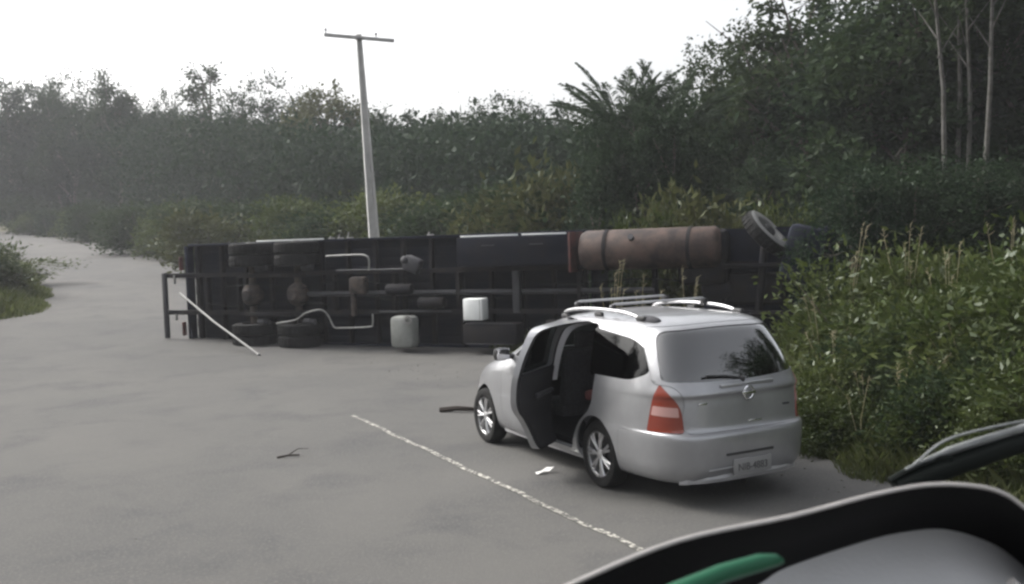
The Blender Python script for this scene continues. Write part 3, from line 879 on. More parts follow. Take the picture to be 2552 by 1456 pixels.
# ------------------------------------------------------------------ utility pole
def utility_pole():
    x, y = -4.06, 30.0
    o = empty("utility_pole", (x, y, terr(x, y) - .02))
    o.rotation_euler = (0, math.radians(-1.9), math.radians(14))
    H_ = 8.75 - terr(x, y)
    b = MB()
    for (sx, wd) in ((-1, 1), (1, 1), (0, 0)):     # two flanges and a web: the usual double-T concrete pole
        pass
    n = 10
    rows = []
    def sec(z):
        k = z / H_; W_ = .36 - .20 * k; D_ = .26 - .13 * k; f = .07 - .02 * k; wb = .05
        return [(-W_ / 2, -D_ / 2), (-W_ / 2 + f, -D_ / 2), (-W_ / 2 + f, -wb / 2), (W_ / 2 - f, -wb / 2), (W_ / 2 - f, -D_ / 2), (W_ / 2, -D_ / 2),
                (W_ / 2, D_ / 2), (W_ / 2 - f, D_ / 2), (W_ / 2 - f, wb / 2), (-W_ / 2 + f, wb / 2), (-W_ / 2 + f, D_ / 2), (-W_ / 2, D_ / 2)]
    for i in range(n + 1):
        z = -.3 + (H_ + .3) * i / n
        rows.append([b.bm.verts.new((p[0], p[1], z)) for p in sec(max(z, 0))])
    for i in range(n):
        for k in range(12):
            b.bm.faces.new((rows[i][k], rows[i][(k + 1) % 12], rows[i + 1][(k + 1) % 12], rows[i + 1][k]))
    b.bm.faces.new(rows[0]); b.bm.faces.new(rows[-1])
    b.build("pole", M['pole'], o, ang=20)
    R = Matrix.Rotation(math.radians(6.0), 3, 'Y')
    MB().box((0, -.12, H_ - .13), (2.08, .085, .10), R, .01).build("crossarm", M['wood'], o)
    for (px_, h) in ((-.98, 0), (.5, 0)):
        zc = H_ - .13 - math.tan(math.radians(6.0)) * px_
        MB().lathe([(.0, .0), (.012, .0), (.012, .07), (.045, .075), (.03, .10), (.04, .115), (.02, .15), (0, .155)], Matrix.Translation((px_, -.12, zc + .045)), 12).build("insulator", M['iron'], o)
    MB().cyl((0, -.2, H_ - .13), (0, .12, H_ - .13), .02, seg=8).box((0, .0, H_ - .13), (.2, .20, .04)).build("clamp", M['iron'], o)
    tag(o, "weathered grey concrete utility pole with a crossarm, behind the overturned truck", "utility pole")
utility_pole()
# ------------------------------------------------------------------ the silver car (local: x forward, y left, rear axle at x=0)
CAR_LOC = (1.56, 9.95, 0.004)
CZ = 1.065
CAR_RZ = math.radians(117)
car = empty("parked_car", CAR_LOC, CAR_RZ)
car.scale = (1, 1, CZ)
tag(car, "silver minivan with roof rack and its left rear door standing open", "car")

ROWS = np.array([  # z, half width, x rear, x front, rear exponent, front exponent
    (.205, .68, -.80, 3.22, 6.5, 3.5), (.225, .775, -.875, 3.30, 6.5, 3.5), (.32, .822, -.945, 3.41, 6.2, 3.4), (.45, .842, -.965, 3.45, 6, 3.4),
    (.585, .850, -.972, 3.42, 6, 3.4), (.632, .848, -.956, 3.39, 6, 3.4), (.660, .846, -.912, 3.36, 6, 3.5), (.76, .845, -.90, 3.26, 6, 3.6), (.86, .838, -.892, 3.06, 6, 3.8),
    (.925, .830, -.886, 2.82, 6, 4.1), (.965, .824, -.902, 2.66, 6, 4.2), (1.04, .808, -.862, 2.36, 6, 4.4), (1.15, .780, -.815, 2.10, 6, 4.4), (1.28, .742, -.745, 1.83, 5.8, 4.4),
    (1.40, .698, -.668, 1.54, 5.6, 4.4), (1.475, .664, -.605, 1.31, 5.4, 4.2), (1.53, .610, -.52, 1.09, 5, 4), (1.563, .52, -.40, .90, 4.5, 3.6),
    (1.585, .39, -.24, .74, 4, 3.2), (1.597, .22, .02, .55, 3, 2.6), (1.600, .08, .2, .38, 2.2, 2.2)])

ROWS[:, 2] -= .29 * np.clip((.6 - ROWS[:, 2]) / 1.2, 0, 1)
ROWS[:, 1] *= 1.075

def shell_grid(off, K=132, sub=4):
    R = ROWS.copy()
    R[:, 0] = np.where(R[:, 0] < .6, R[:, 0] - off * np.clip((.5 - R[:, 0]) / .3, 0, 1), R[:, 0] + off * np.clip((R[:, 0] - 1.2) / .4, 0, 1))
    R[:, 1] = np.maximum(R[:, 1] + off, .03); R[:, 2] -= off; R[:, 3] += off
    pts = np.array(smoothpts([tuple(r) for r in R], sub))
    rows = []
    for (z, wd, xr, xf, nr, nf) in pts:
        xc = (xr + xf) / 2; a = max((xf - xr) / 2, .02)
        t = np.linspace(0, 2 * PI, 1441)
        c, s_ = -np.cos(t), np.sin(t)
        e = np.where(c < 0, nr, nf)
        X = xc + a * np.sign(c) * np.abs(c) ** (2 / e)
        Y = wd * np.sign(s_) * np.abs(s_) ** (2 / e)
        # gentle bow of the tail in plan
        X = X + np.where(X < xc, .045 * (1 - (1 - (np.abs(Y) / max(wd, .05)) ** 2)), 0) * np.clip((xc - X) / a, 0, 1) ** 3
        d = np.concatenate([[0], np.cumsum(np.hypot(np.diff(X), np.diff(Y)))])
        u = np.linspace(0, d[-1], K + 1)[:-1]
        rows.append(np.stack([np.interp(u, d, X), np.interp(u, d, Y), np.full(K, z)], 1))
    return np.array(rows)

def shell(outer, inner, mats):
    """closed double skin between the two offsets; inner faces use material 1"""
    A, B = shell_grid(outer), shell_grid(inner)
    r, K = A.shape[:2]
    V = np.concatenate([A.reshape(-1, 3), B.reshape(-1, 3)]).tolist()
    F, mi = [], []
    for o, flip, m in ((0, False, 0), (r * K, True, 1)):
        for i in range(r - 1):
            for k in range(K):
                f = [o + i * K + k, o + i * K + (k + 1) % K, o + (i + 1) * K + (k + 1) % K, o + (i + 1) * K + k]
                F.append(f[::-1] if flip else f); mi.append(m)
        b = [o + k for k in range(K)]; t = [o + (r - 1) * K + k for k in range(K)]
        F.append(b if flip else b[::-1]); mi.append(m); F.append(t[::-1] if flip else t); mi.append(m)
    me = bpy.data.meshes.new("shell"); me.from_pydata(V, [], F)
    for m in mats: me.materials.append(m)
    me.polygons.foreach_set("material_index", mi)
    bm = bmesh.new(); bm.from_mesh(me)
    # make the outer skin face outward whatever the winding
    c = bm.faces.ensure_lookup_table()
    f0 = bm.faces[(r // 3) * K]
    if f0.normal.dot(f0.calc_center_median() - Vector((1.2, 0, f0.calc_center_median().z))) < 0:
        bmesh.ops.reverse_faces(bm, faces=bm.faces[:])
    bm.to_mesh(me); bm.free()
    return me

def boolean(me, cutters, op):
    """one exact boolean after another; a step that eats the mesh is tried again with the tool nudged"""
    for c in cutters:
        n0 = len(me.polygons)
        for trial in range(5):
            o = link("tmp_cut", me); k = link("tmp_tool", c)
            k.location = (.0007 * trial, .0009 * trial, .0005 * trial)
            md = o.modifiers.new("b", 'BOOLEAN'); md.operation = op; md.solver = 'EXACT'; md.object = k
            dg = bpy.context.evaluated_depsgraph_get(); dg.update()
            res = bpy.data.meshes.new_from_object(o.evaluated_get(dg))
            bpy.data.objects.remove(o); bpy.data.objects.remove(k)
            n1 = len(res.polygons)
            if n1 > (n0 * .4 if op == 'DIFFERENCE' else 4) and (op == 'DIFFERENCE' or n1 < n0): break
            print("boolean retry", op, n0, n1)
        me = res
    return me

def smooth_mesh(me, ang=32):
    me.polygons.foreach_set("use_smooth", np.ones(len(me.polygons), dtype=bool))
    me.set_sharp_from_angle(angle=math.radians(ang))
    return me

def rounded(poly, r, n=5):
    out = []
    m = len(poly)
    for i in range(m):
        p, a, b = Vector(poly[i]), Vector(poly[i - 1]), Vector(poly[(i + 1) % m])
        rr = r[i] if isinstance(r, (list, tuple)) else r
        u, v = (a - p), (b - p)
        rr = min(rr, u.length * .48, v.length * .48)
        p0, p1 = p + u.normalized() * rr, p + v.normalized() * rr
        for k in range(n + 1):
            t = k / n
            q = (1 - t) ** 2 * p0 + 2 * t * (1 - t) * p + t * t * p1
            out.append((q.x, q.y))
    return out

def grow(poly, d):
    """offset a polygon outward"""
    m = len(poly); out = []
    A = sum(poly[i][0] * poly[(i + 1) % m][1] - poly[(i + 1) % m][0] * poly[i][1] for i in range(m))
    sg = 1 if A > 0 else -1
    for i in range(m):
        p, a, b = Vector(poly[i]), Vector(poly[i - 1]), Vector(poly[(i + 1) % m])
        e1, e2 = (p - a).normalized(), (b - p).normalized()
        n1, n2 = Vector((e1.y, -e1.x)) * sg, Vector((e2.y, -e2.x)) * sg
        nn = (n1 + n2)
        q = p + nn * (d / max(.35, (1 + n1.dot(n2)))) if nn.length > 1e-6 else p
        out.append((q.x, q.y))
    return out

def cut(poly, a, b, axis='y'): return MB().prism(poly, a, b, axis).mesh("cutter", [M['silver']], 0)

P_RDOOR = rounded([(.96, .295), (.47, .295), (.40, .44), (.27, .60), (.10, .71), (.035, .80), (.01, 1.03), (.06, 1.25), (.14, 1.495), (.90, 1.520), (.965, 1.04)],
                  [.05, .05, .05, .1, .05, .06, .06, .1, .08, .05, .05], 3)
P_RWIN = rounded([(.10, 1.065), (.20, 1.455), (.85, 1.475), (.905, 1.065)], [.05, .07, .05, .05])
P_QWIN = rounded([(.10, 1.055), (.20, 1.468), (-.53, 1.405), (-.80, 1.28), (-.81, 1.14), (-.58, 1.06)], [.03, .04, .14, .10, .12, .16], 6)
P_FDOOR = rounded([(1.045, .295), (2.02, .295), (2.06, .55), (2.03, .92), (1.93, 1.045), (1.36, 1.47), (1.02, 1.50), (1.04, 1.04)], [.05, .12, .1, .06, .03, .08, .04, .05], 3)
P_FWIN = rounded([(1.085, 1.065), (1.84, 1.065), (1.34, 1.425), (1.075, 1.45)], [.05, .05, .07, .05])
P_SHIELD = rounded([(-.735, 1.062), (.735, 1.062), (.606, 1.458), (-.606, 1.458)], .06)
P_RGLASS = rounded([(-0.785, 1.085), (0.000, 1.05), (0.762, 1.075), (0.715, 1.30), (0.645, 1.482), (0.000, 1.502), (-0.655, 1.482), (-0.735, 1.30)], [.05, .6, .05, .3, .08, .5, .08, .3], 6)
P_GATE = rounded([(-0.627, .645), (0.627, .645), (0.684, .72), (0.627, .90), (0.690, 1.04), (0.800, 1.055), (0.752, 1.30), (0.675, 1.512), (0.000, 1.530), (-0.690, 1.512), (-0.775, 1.30), (-0.828, 1.06), (-0.690, 1.04), (-0.627, .90), (-0.684, .72)],
                  [.06, .06, .04, .05, .05, .03, .2, .06, .5, .06, .2, .03, .05, .05, .04], 4)

P_BUMP = [(-1.7, .1), (-.405, .1), (-.405, .40), (-.43, .630), (-1.7, .630)]
SK = (0.0, -.022)
PM = [M['silver'], M['interior']]
arch = [MB().cyl((x, -1.2, .315), (x, 1.2, .315), .362, seg=48).mesh("arch", [M['hub']], 0) for x in (0, 2.6)]
side = lambda p, s: cut(p, .25 * s, 1.2 * s) if s > 0 else cut(p, -1.2, -.25)
rear = lambda p, a=-1.5, b=-.2: cut(p, a, b, 'x')
cutters = arch
for s in (1, -1):
    cutters = cutters + [side(grow(P_RDOOR, .004), s), side(grow(P_FDOOR, .004), s), side(P_QWIN, s)]
cutters = cutters + [cut(grow(P_BUMP, .003), -1.3, 1.3)]
cutters = cutters + [rear(grow(P_GATE, .004)), cut(P_SHIELD, 1.18, 3.02, "x")]
body = boolean(shell(*SK, PM), cutters, 'DIFFERENCE')
link("body", smooth_mesh(body), car)

GS = (-.006, -.011)
def piece(poly, mk, s, mats, sk=SK, minus=(), extra=()):
    me = boolean(shell(*sk, mats), [mk(poly, s)] if s is not None else [mk(poly)], 'INTERSECT')
    if minus: me = boolean(me, list(minus), 'DIFFERENCE')
    return smooth_mesh(me)

def side_glass(poly, s, name, parent, off=None):
    me = piece(grow(poly, .012), side, s, [M['glass'], M['glass']], GS)
    if off: me.transform(Matrix.Translation(off))
    return link(name, me, parent)

HINGE = Vector((.955, .88, 0))
for s in (1, -1):
    # rear door
    d = piece(P_RDOOR, side, s, PM, (0, -.062), (side(P_RWIN, s), MB().cyl((0, -1.2, .315), (0, 1.2, .315), .366, seg=48).mesh("arch", [M['hub']], 0)))
    hin = Vector((HINGE.x, HINGE.y * s, 0))
    d.transform(Matrix.Translation(-hin))
    do = link("rear_door", d, car, hin)
    if s == 1:
        do.rotation_euler = (0, 0, math.radians(-51))
        do['label'] = "open rear door with dark inner trim"
    side_glass(P_RWIN, s, "door_window", do, -hin)
    tr = piece(grow(P_RDOOR, -.03), side, s, [M['interior'], M['interior']], (-.0635, -.085), (cut([(-.5, 1.05), (1.5, 1.05), (1.5, 1.7), (-.5, 1.7)], -1.2, 1.2),
               MB().cyl((0, -1.2, .315), (0, 1.2, .315), .39, seg=40).mesh("arch", [M['hub']], 0)))
    tr.transform(Matrix.Translation(-hin)); link("door_trim", tr, do)
    hb = MB().box(Vector((.17,.873 * s, .96)) - hin, (.17, .035, .035), None, .012); hb.build("handle", M['silver'], do)
    MB().box(Vector((.55, .75 * s, .84)) - hin, (.45, .05, .05), None, .02).build("armrest", M['seat'], do)
    # painted jamb of the middle pillar
    link("door_jamb", piece([(.925, .90), (.975, .90), (.960, 1.52), (.905, 1.52)], side, s, [M['jamb'], M['jamb']], (-.035, -.12)), car)
    # front door
    d = piece(P_FDOOR, side, s, PM, SK, (side(P_FWIN, s),))
    fo = link("front_door", d, car)
    side_glass(P_FWIN, s, "door_window", fo)
    MB().box((1.17,.873 * s, .955), (.17, .035, .035), None, .012).build("handle", M['silver'], fo)
    mb = MB().box((1.88, .96 * s, 1.09), (.10, .19, .14), None, .045); mb.tube([(1.87, .80 * s, 1.05), (1.87, .9 * s, 1.07)], .03, 8)
    mo = mb.build("side_mirror", M['black'], car)
    MB().box((1.827, .96 * s, 1.09), (.008, .16, .115), None, .003).build("mirror_glass", M['chrome'], mo)
    side_glass(P_QWIN, s, "quarter_window", car)
    # lower sill
    MB().box((1.2, .80 * s, .245), (1.85, .07, .09), None, .025).build("sill", M['silver_dark'], car)

link("rear_bumper", piece(P_BUMP, lambda p, _s: cut(p, -1.3, 1.3), 0, PM), car)
gate = piece(P_GATE, lambda p, _s: rear(p), 0, PM, SK, (rear(P_RGLASS),))
tg = link("tailgate", gate, car)
rg_ = piece(grow(P_RGLASS, .012), lambda p, _s: rear(p), 0, [M['glass_rear'], M['glass_rear']], GS)
link("rear_window", rg_, tg)
ws = piece(grow(P_SHIELD, .012), lambda p, _s: cut(p, 1.17, 3.01, "x"), 0, [M['glass_clear'], M['glass_clear']], GS)
link("windscreen", ws, car)

def tail_x(z, y=0.0):
    G = shell_grid(0)
    zz = G[:, 0, 2]; i = int(np.argmin(np.abs(zz - z)))
    row = G[i]; k = np.where(row[:, 0] < .5)[0]
    j = k[np.argmin(np.abs(row[k, 1] - y))]
    return float(row[j, 0])

# tail lamps: cut out of a slightly proud skin, seen along the diagonal
for s in (1, -1):
    ang = math.radians(52) * s
    def lamp_cut(poly):
        # poly in (across the diagonal, z); prism along the outward diagonal
        m_ = MB().prism(poly, .0, .9, 'x').mesh("cutter", [M['red_lens']], 0)
        m_.transform(Matrix.Translation((-.65, .38 * s, 0)) @ Matrix.Rotation(PI - ang, 4, 'Z'))
        return m_
    sg = -s
    def q(pts): 
        r_ = [(a * sg * -1, z) for a, z in pts]
        return r_
    outline = rounded([(-.155, .655), (.205, .655), (.18, .86), (.09, .97), (-.02, 1.055), (-.085, .95), (-.12, .80)], [.02, .02, .08, .1, .02, .1, .1], 4)
    lens = boolean(shell(.007, -.02, [M['red_lens'], M['red_lens']]), [lamp_cut(q(outline))], 'INTERSECT')
    lo = link("tail_lamp", smooth_mesh(lens), car)
    mid = rounded([(-.105, .795), (.165, .785), (.155, .865), (-.085, .875)], .012, 3)
    ln = boolean(shell(.0095, -.015, [M['clear_lens'], M['clear_lens']]), [lamp_cut(q(mid))], 'INTERSECT')
    link("clear_lens", smooth_mesh(ln), lo)

# wheels
def wheel(x, y, s):
    wo_ = MB()
    Rm = Matrix.Translation((x, y, .312)) @ Matrix.Rotation(-PI / 2 * s, 4, 'X')      # local z points outward
    w0 = wo_.lathe([(.0, -.06), (.13, -.06), (.15, .02), (.0, .02)], Rm, 24).build("wheel", M['hub'], car)
    MB().lathe([(.205, -.09), (.295, -.095), (.308, -.07), (.312, 0), (.308, .07), (.295, .09), (.265, .098), (.222, .088), (.205, .075)], Rm, 56, True).build("tyre", M['tyre'], w0)
    rb = MB().lathe([(.212, -.085), (.205, -.08), (.192, 0), (.200, .07), (.214, .082), (.220, .078), (.212, .06), (.203, 0)], Rm, 48, True)
    for k in range(7):
        a = 2 * PI * k / 7
        for da in (-.13, .13):
            p0 = Rm @ Vector((.05 * math.cos(a), .05 * math.sin(a), .065)); p1 = Rm @ Vector((.205 * math.cos(a + da), .205 * math.sin(a + da), .068))
            rb.tube([p0, p0.lerp(p1, .5) + (Rm.to_3x3() @ Vector((0, 0, .006))), p1], [.017, .013, .014], 6)
    rb.lathe([(.0, .085), (.03, .083), (.055, .07), (.055, .04), (0, .04)], Rm, 20)
    rb.build("rim", M['alloy'], w0)
for x in (0, 2.6):
    for s in (1, -1): wheel(x, .775 * s, s)

# floor, liners, seats, dashboard inside
fl = MB().box((1.15, 0, .30), (3.3, 1.42, .05))
fl.build("floor_pan", M['interior'], car)
for x in (0, 2.6):
    for s in (1, -1):
        wl = MB()
        n = 20
        rows = []
        for k in range(n + 1):
            a = PI * k / n
            rows.append([(x + .372 * math.cos(a), .42 * s, .30 + .372 * math.sin(a)), (x + .372 * math.cos(a), .815 * s, .30 + .372 * math.sin(a))])
        wl.strip(rows)
        me_ = wl.mesh("wheel_well", [M['hub']], 50)
        link("wheel_well", me_, car)
def seat(x, y, wd, m=None):
    b = MB()
    b.box((x, y, .55), (.50, wd, .16), None, .05)
    b.box((x - .27, y, .88), (.15, wd, .62), Matrix.Rotation(math.radians(-12), 3, 'Y'), .05)
    s0 = b.build("seat", m or M['seat'], car)
    for yy in ([y] if wd < .8 else [y - .38, y + .38]):
        MB().box((x - .35, yy, 1.27), (.09, .25, .17), Matrix.Rotation(math.radians(-8), 3, 'Y'), .035).build("headrest", M['seat'], s0)
seat(1.35, .37, .50); seat(1.35, -.37, .50); seat(.45, 0, 1.25); seat(-.28, 0, 1.15)
b = MB().box((.40, .57, .80), (.30, .22, .10), Matrix.Rotation(.2, 3, 'Y'), .035); b.box((.27, .57, .92), (.09, .2, .22), Matrix.Rotation(math.radians(-16), 3, 'Y'), .035)
b.build("seat_cloth", M['red_cloth'], car)
MB().box((2.05, 0, .93), (.42, 1.36, .22), None, .07).build("dashboard", M['interior'], car)
sw = MB(); sw.lathe([(.175, -.014), (.19, 0), (.175, .014), (.16, 0)], Matrix.Translation((1.76, .37, .97)) @ Matrix.Rotation(math.radians(-62), 4, 'Y'), 28, True)
sw.tube([(1.76, .37, .97), (1.95, .37, .88)], .03); sw.box((1.76, .37, .97), (.04, .31, .04)); sw.build("steering_wheel", M['black'], car)

# rear details: bumper lip, plate, emblem, handle, wiper
bl = MB()
row0, row1 = [], []
for y in np.linspace(-.68, .68, 25):
    x = tail_x(.25, y)
    row0.append((x - .006 - .02 * (1 - (y / .7) ** 2), y, .275)); row1.append((x + .03, y, .205))
ek = lambda p: max(0, 1 - (abs(p[1]) / .68) ** 4)
lip_rows = [[(p[0] + .03 * (1 - ek(p)), p[1], p[2]) for p in row0], [(p[0] + .03 - .042 * ek(p), p[1], p[2] - .03) for p in row0], [(p[0] + .03 - .025 * ek(p), p[1], p[2] - .062) for p in row0], row1]
bl.strip(lip_rows); bl.build("bumper_lip", M['silver_dark'], car)
px_ = tail_x(.36, -.0) - .014
pr = Matrix.Rotation(math.radians(-3), 3, 'Y')
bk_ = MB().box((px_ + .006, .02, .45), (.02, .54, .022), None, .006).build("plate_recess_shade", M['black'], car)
pl = MB().box((px_, .0, .335), (.010, .44, .135), None, .004).build("number_plate", M['plate'], car)
def text_mesh(txt, size, M_, m, name, parent, ext=.0015):
    cu = bpy.data.curves.new("t", 'FONT'); cu.body = txt; cu.size = size; cu.extrude = ext; cu.align_x = 'CENTER'; cu.align_y = 'CENTER'
    o = link("t", cu); dg = bpy.context.evaluated_depsgraph_get(); dg.update()
    me = bpy.data.meshes.new_from_object(o.evaluated_get(dg)); bpy.data.objects.remove(o)
    me.transform(M_); me.materials.clear(); me.materials.append(m)
    return link(name, me, parent)
BACK = Matrix(((0, 0, -1, 0), (-1, 0, 0, 0), (0, 1, 0, 0), (0, 0, 0, 1)))      # text facing -x, reading left to right from behind
text_mesh("NIB-4883", .088, Matrix.Translation((px_ - .0065, .0, .325)) @ BACK, M['ink'], "lettering", pl)
ex = tail_x(.955, -.02) - .012
em = MB()
em.lathe([(.052, -.004), (.064, 0), (.052, .006), (.044, 0)], Matrix.Translation((ex, -.02, .945)) @ Matrix.Rotation(PI / 2, 4, 'Y'), 32, True)
em.box((ex, -.02, .945), (.012, .155, .026), None, .004)
em.build("emblem", M['chrome'], tg)
ch = MB().box((tail_x(1.03, 0) - .016, -.03, 1.02), (.03, .62, .03), None, .011)
ch.build("handle_strip", M['silver'], tg)
MB().box((tail_x(.90, .5) - .006, .47, .885), (.006, .10, .018), None, .002).build("badge", M['chrome'], tg)
MB().box((tail_x(.76, -.1) - .006, -.09, .70), (.006, .16, .012), None, .002).build("badge", M['chrome'], tg)
MB().box((tail_x(.8, -.5) - .006, -.47, .80), (.006, .12, .018), None, .002).build("badge", M['grey_part'], tg)
wp = MB(); wx = tail_x(1.10, .1) - .03
wp.tube([(wx + .02, 0, 1.065), (wx + .012, .2, 1.10), (wx + .015, .42, 1.115)], .010, 6); wp.ball((wx + .02, 0, 1.06), .028)
wp.build("rear_wiper", M['black'], tg)
MB().box((tail_x(.34, .3) - .004, .33, .335), (.012, .30, .012), None, .004).build("reflector_strip", M['silver_dark'], car)
MB().tube([(-.78, -.35, .20), (-.98, -.35, .185)], .028, 12).build("exhaust", M['hub'], car)
MB().box((-.3, 0, .24), (1.0, 1.2, .06), None, .02).build("rear_underside", M['hub'], car)

# roof rails and rack
def roof_z(x, y):
    G = shell_grid(0); g = G.reshape(-1, 3); g = g[g[:, 2] > 1.3]
    d = (g[:, 0] - x) ** 2 + (g[:, 1] - y) ** 2
    return float(g[np.argmin(d), 2])
for s in (1, -1):
    y = .585 * s
    pts = [(-.42, y * .97, 1.515), (-.36, y, 1.575), (-.1, y, 1.613), (.35, y, 1.622), (.75, y, 1.607), (1.0, y, 1.572), (1.07, y * .98, 1.525)]
    rl = MB(); rl.tube(smoothpts(pts, 5), .0165, 8); ro = rl.build("roof_rail", M['rack'], car, ang=60)
    for x in (-.40, .35, 1.03):
        MB().box((x, y, roof_z(x, y) + .014), (.14, .045, .05), None, .018).build("rail_foot", M['black'], ro)
for x, nm in ((.12, 0), (.80, 1)):
    cb = MB()
    cb.tube([(x, .60, 1.655), (x, .54, 1.675), (x, -.54, 1.675), (x, -.60, 1.655)], [.009, .012, .012, .009], 8, 1)
    c0 = cb.build("crossbar", M['rack'], car, ang=60)
    for s in (1, -1):
        MB().box((x, .565 * s, 1.637), (.075, .05, .075), None, .015).build("clamp", M['black'], c0)
# dark padded foot at the rear end of the left rail
MB().ball((-.42, .52, 1.545), .19, (1.0, .42, .28), 18).build("rail_end_cover", M['seat'], car, ang=60)

# ------------------------------------------------------------------ the overturned truck (local: x towards its front, y away from us = its own up, z across)
truck = empty("overturned_truck", (-8.0, 23.9, 0.06), math.radians(-22.5))
tag(truck, "dark flatbed truck lying on its side across the road, underside showing", "truck")
def tb(name, c, d, m, bev=.012, rot=None, parent=None):
    return MB().box(c, d, rot, bev).build(name, m, parent or truck)
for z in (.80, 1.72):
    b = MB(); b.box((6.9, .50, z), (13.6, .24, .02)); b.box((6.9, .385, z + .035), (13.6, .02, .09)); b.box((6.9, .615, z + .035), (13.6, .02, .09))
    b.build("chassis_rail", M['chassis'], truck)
for x in (.35, 1.3, 4.0, 5.6, 7.2, 10.0, 11.6, 13.0):
    tb("crossmember", (x, .50, 1.26), (.09, .18, .88), M['chassis'])
tb("crossmember", (8.6, .42, 1.26), (.16, .14, .90), M['grey_part'])
# bed: boards seen from below, beams across them
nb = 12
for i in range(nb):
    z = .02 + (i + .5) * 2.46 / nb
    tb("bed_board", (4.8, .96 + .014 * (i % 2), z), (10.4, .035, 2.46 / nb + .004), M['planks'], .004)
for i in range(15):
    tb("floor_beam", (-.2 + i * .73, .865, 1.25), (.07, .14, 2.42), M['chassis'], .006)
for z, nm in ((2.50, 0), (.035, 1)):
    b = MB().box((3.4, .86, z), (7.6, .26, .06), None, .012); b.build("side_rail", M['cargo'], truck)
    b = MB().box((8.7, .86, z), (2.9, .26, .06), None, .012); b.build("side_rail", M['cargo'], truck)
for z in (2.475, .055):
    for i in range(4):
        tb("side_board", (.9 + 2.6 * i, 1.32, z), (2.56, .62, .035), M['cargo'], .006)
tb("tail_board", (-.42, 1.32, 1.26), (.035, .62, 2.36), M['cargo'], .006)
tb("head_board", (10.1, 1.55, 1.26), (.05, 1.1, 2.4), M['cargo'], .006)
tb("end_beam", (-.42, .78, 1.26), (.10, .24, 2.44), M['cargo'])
for x0, x1 in ((1.7, 3.6), (7.32, 8.66), (8.76, 9.75)):
    tb("edge_trim", ((x0 + x1) / 2, .42 if x0 > 5 else .735, 2.475 if x0 > 5 else 2.54), (x1 - x0, .05, .035), M['white_box'], .003)
tb("edge_trim", (7.3, .70, 2.22), (.02, .02, .42), M['grey_part'], .003)
# rear underrun guard
MB().box((-.92, .42, 1.01), (.11, .10, 1.64), None, .015).build("underrun_bar", M['grey_part'], truck)
for z in (1.76, .84):
    MB().box((-.36, .46, z), (1.08, .07, .11), None, .012).build("guard_bracket", M['chassis'], truck)
MB().box((-.62, .44, 1.66), (.05, .05, .22), None, .01).box((-.62, .44, .72), (.05, .05, .16), None, .01).build("guard_gusset", M['pale'], truck)
# axles and wheels
def truck_wheel(x, y, zf, n_out, dual, rimmat, axis=None, face=None):
    """zf: height of the outer face; axis: outward direction"""
    A = Vector(axis) if axis else Vector((0, 0, n_out))
    q = A.normalized().to_track_quat('Z', 'Y').to_matrix().to_4x4()
    T = Matrix.Translation(face if face else (x, y, zf)) @ q
    w0 = MB().lathe([(.0, -.30), (.14, -.30), (.15, -.10), (.13, .00), (.09, .03), (0, .035)], T, 24).build("wheel", M['hub'], truck)
    for k in range(2 if dual else 1):
        h = -.29 * k
        b = MB().lathe([(.29, -.26 + h), (.44, -.27 + h), (.50, -.245 + h), (.515, -.20 + h), (.515, -.06 + h), (.50, -.015 + h), (.44, .0 + h), (.30, -.02 + h)], T, 48, True)
        for j in range(28):
            a = 2 * PI * j / 28
            for hh in (-.20, -.10):
                c = T @ Vector((.517 * math.cos(a), .517 * math.sin(a), hh + h - .0))
                b.box(c, (.028, .055, .075), (T.to_3x3() @ Matrix.Rotation(a, 3, 'Z')))
        b.build("tyre", M['tyre'], w0)
        b = MB().lathe([(.30, -.24 + h), (.29, -.12 + h), (.19, -.10 + h), (.13, -.08 + h), (.13, -.12 + h), (.27, -.15 + h)], T, 32, True)
        b.lathe([(.285, -.02 + h), (.30, -.01 + h), (.305, -.03 + h), (.285, -.15 + h)], T, 32, True)
        b.build("rim", rimmat, w0)
for x in (1.75, 3.05):
    truck_wheel(x, .42, 2.50, 1, True, M['grey_part'])
    truck_wheel(x, .42, .03, -1, True, M['grey_part'])
    b = MB().cyl((x, .42, .55), (x, .42, 1.98), .085, seg=16); b.ball((x, .40, 1.26), .27, (1.0, .9, 1.05), 18); b.cyl((x, .20, 1.26), (x, .12, 1.26), .16, .12, 14)
    b.build("axle", M['tan'], truck)
for z in (.80, 1.72):
    b = MB()
    for k in range(5): b.box((2.4, .30 - k * .028, z), (1.9 - k * .3, .022, .09), None, .004)
    b.build("leaf_spring", M['chassis'], truck)
b = MB(); b.tube([(3.3, .42, 1.26), (8.5, .50, 1.26)], .06, 12); b.tube([(8.7, .50, 1.26), (11.6, .45, 1.26)], .06, 12); b.build("propeller_shaft", M['grey_part'], truck)
b = MB().box((4.75, .34, 1.45), (.42, .26, .40), None, .07); b.box((4.62, .30, 1.05), (.10, .12, .6), None, .02); b.build("suspension_bracket", M['tan'], truck)
b = MB().box((6.15, .36, 1.90), (.40, .26, .34), Matrix.Rotation(.4, 3, 'Y'), .06).ball((6.0, .28, 2.0), .10); b.build("spring_hanger", M['grey_part'], truck)
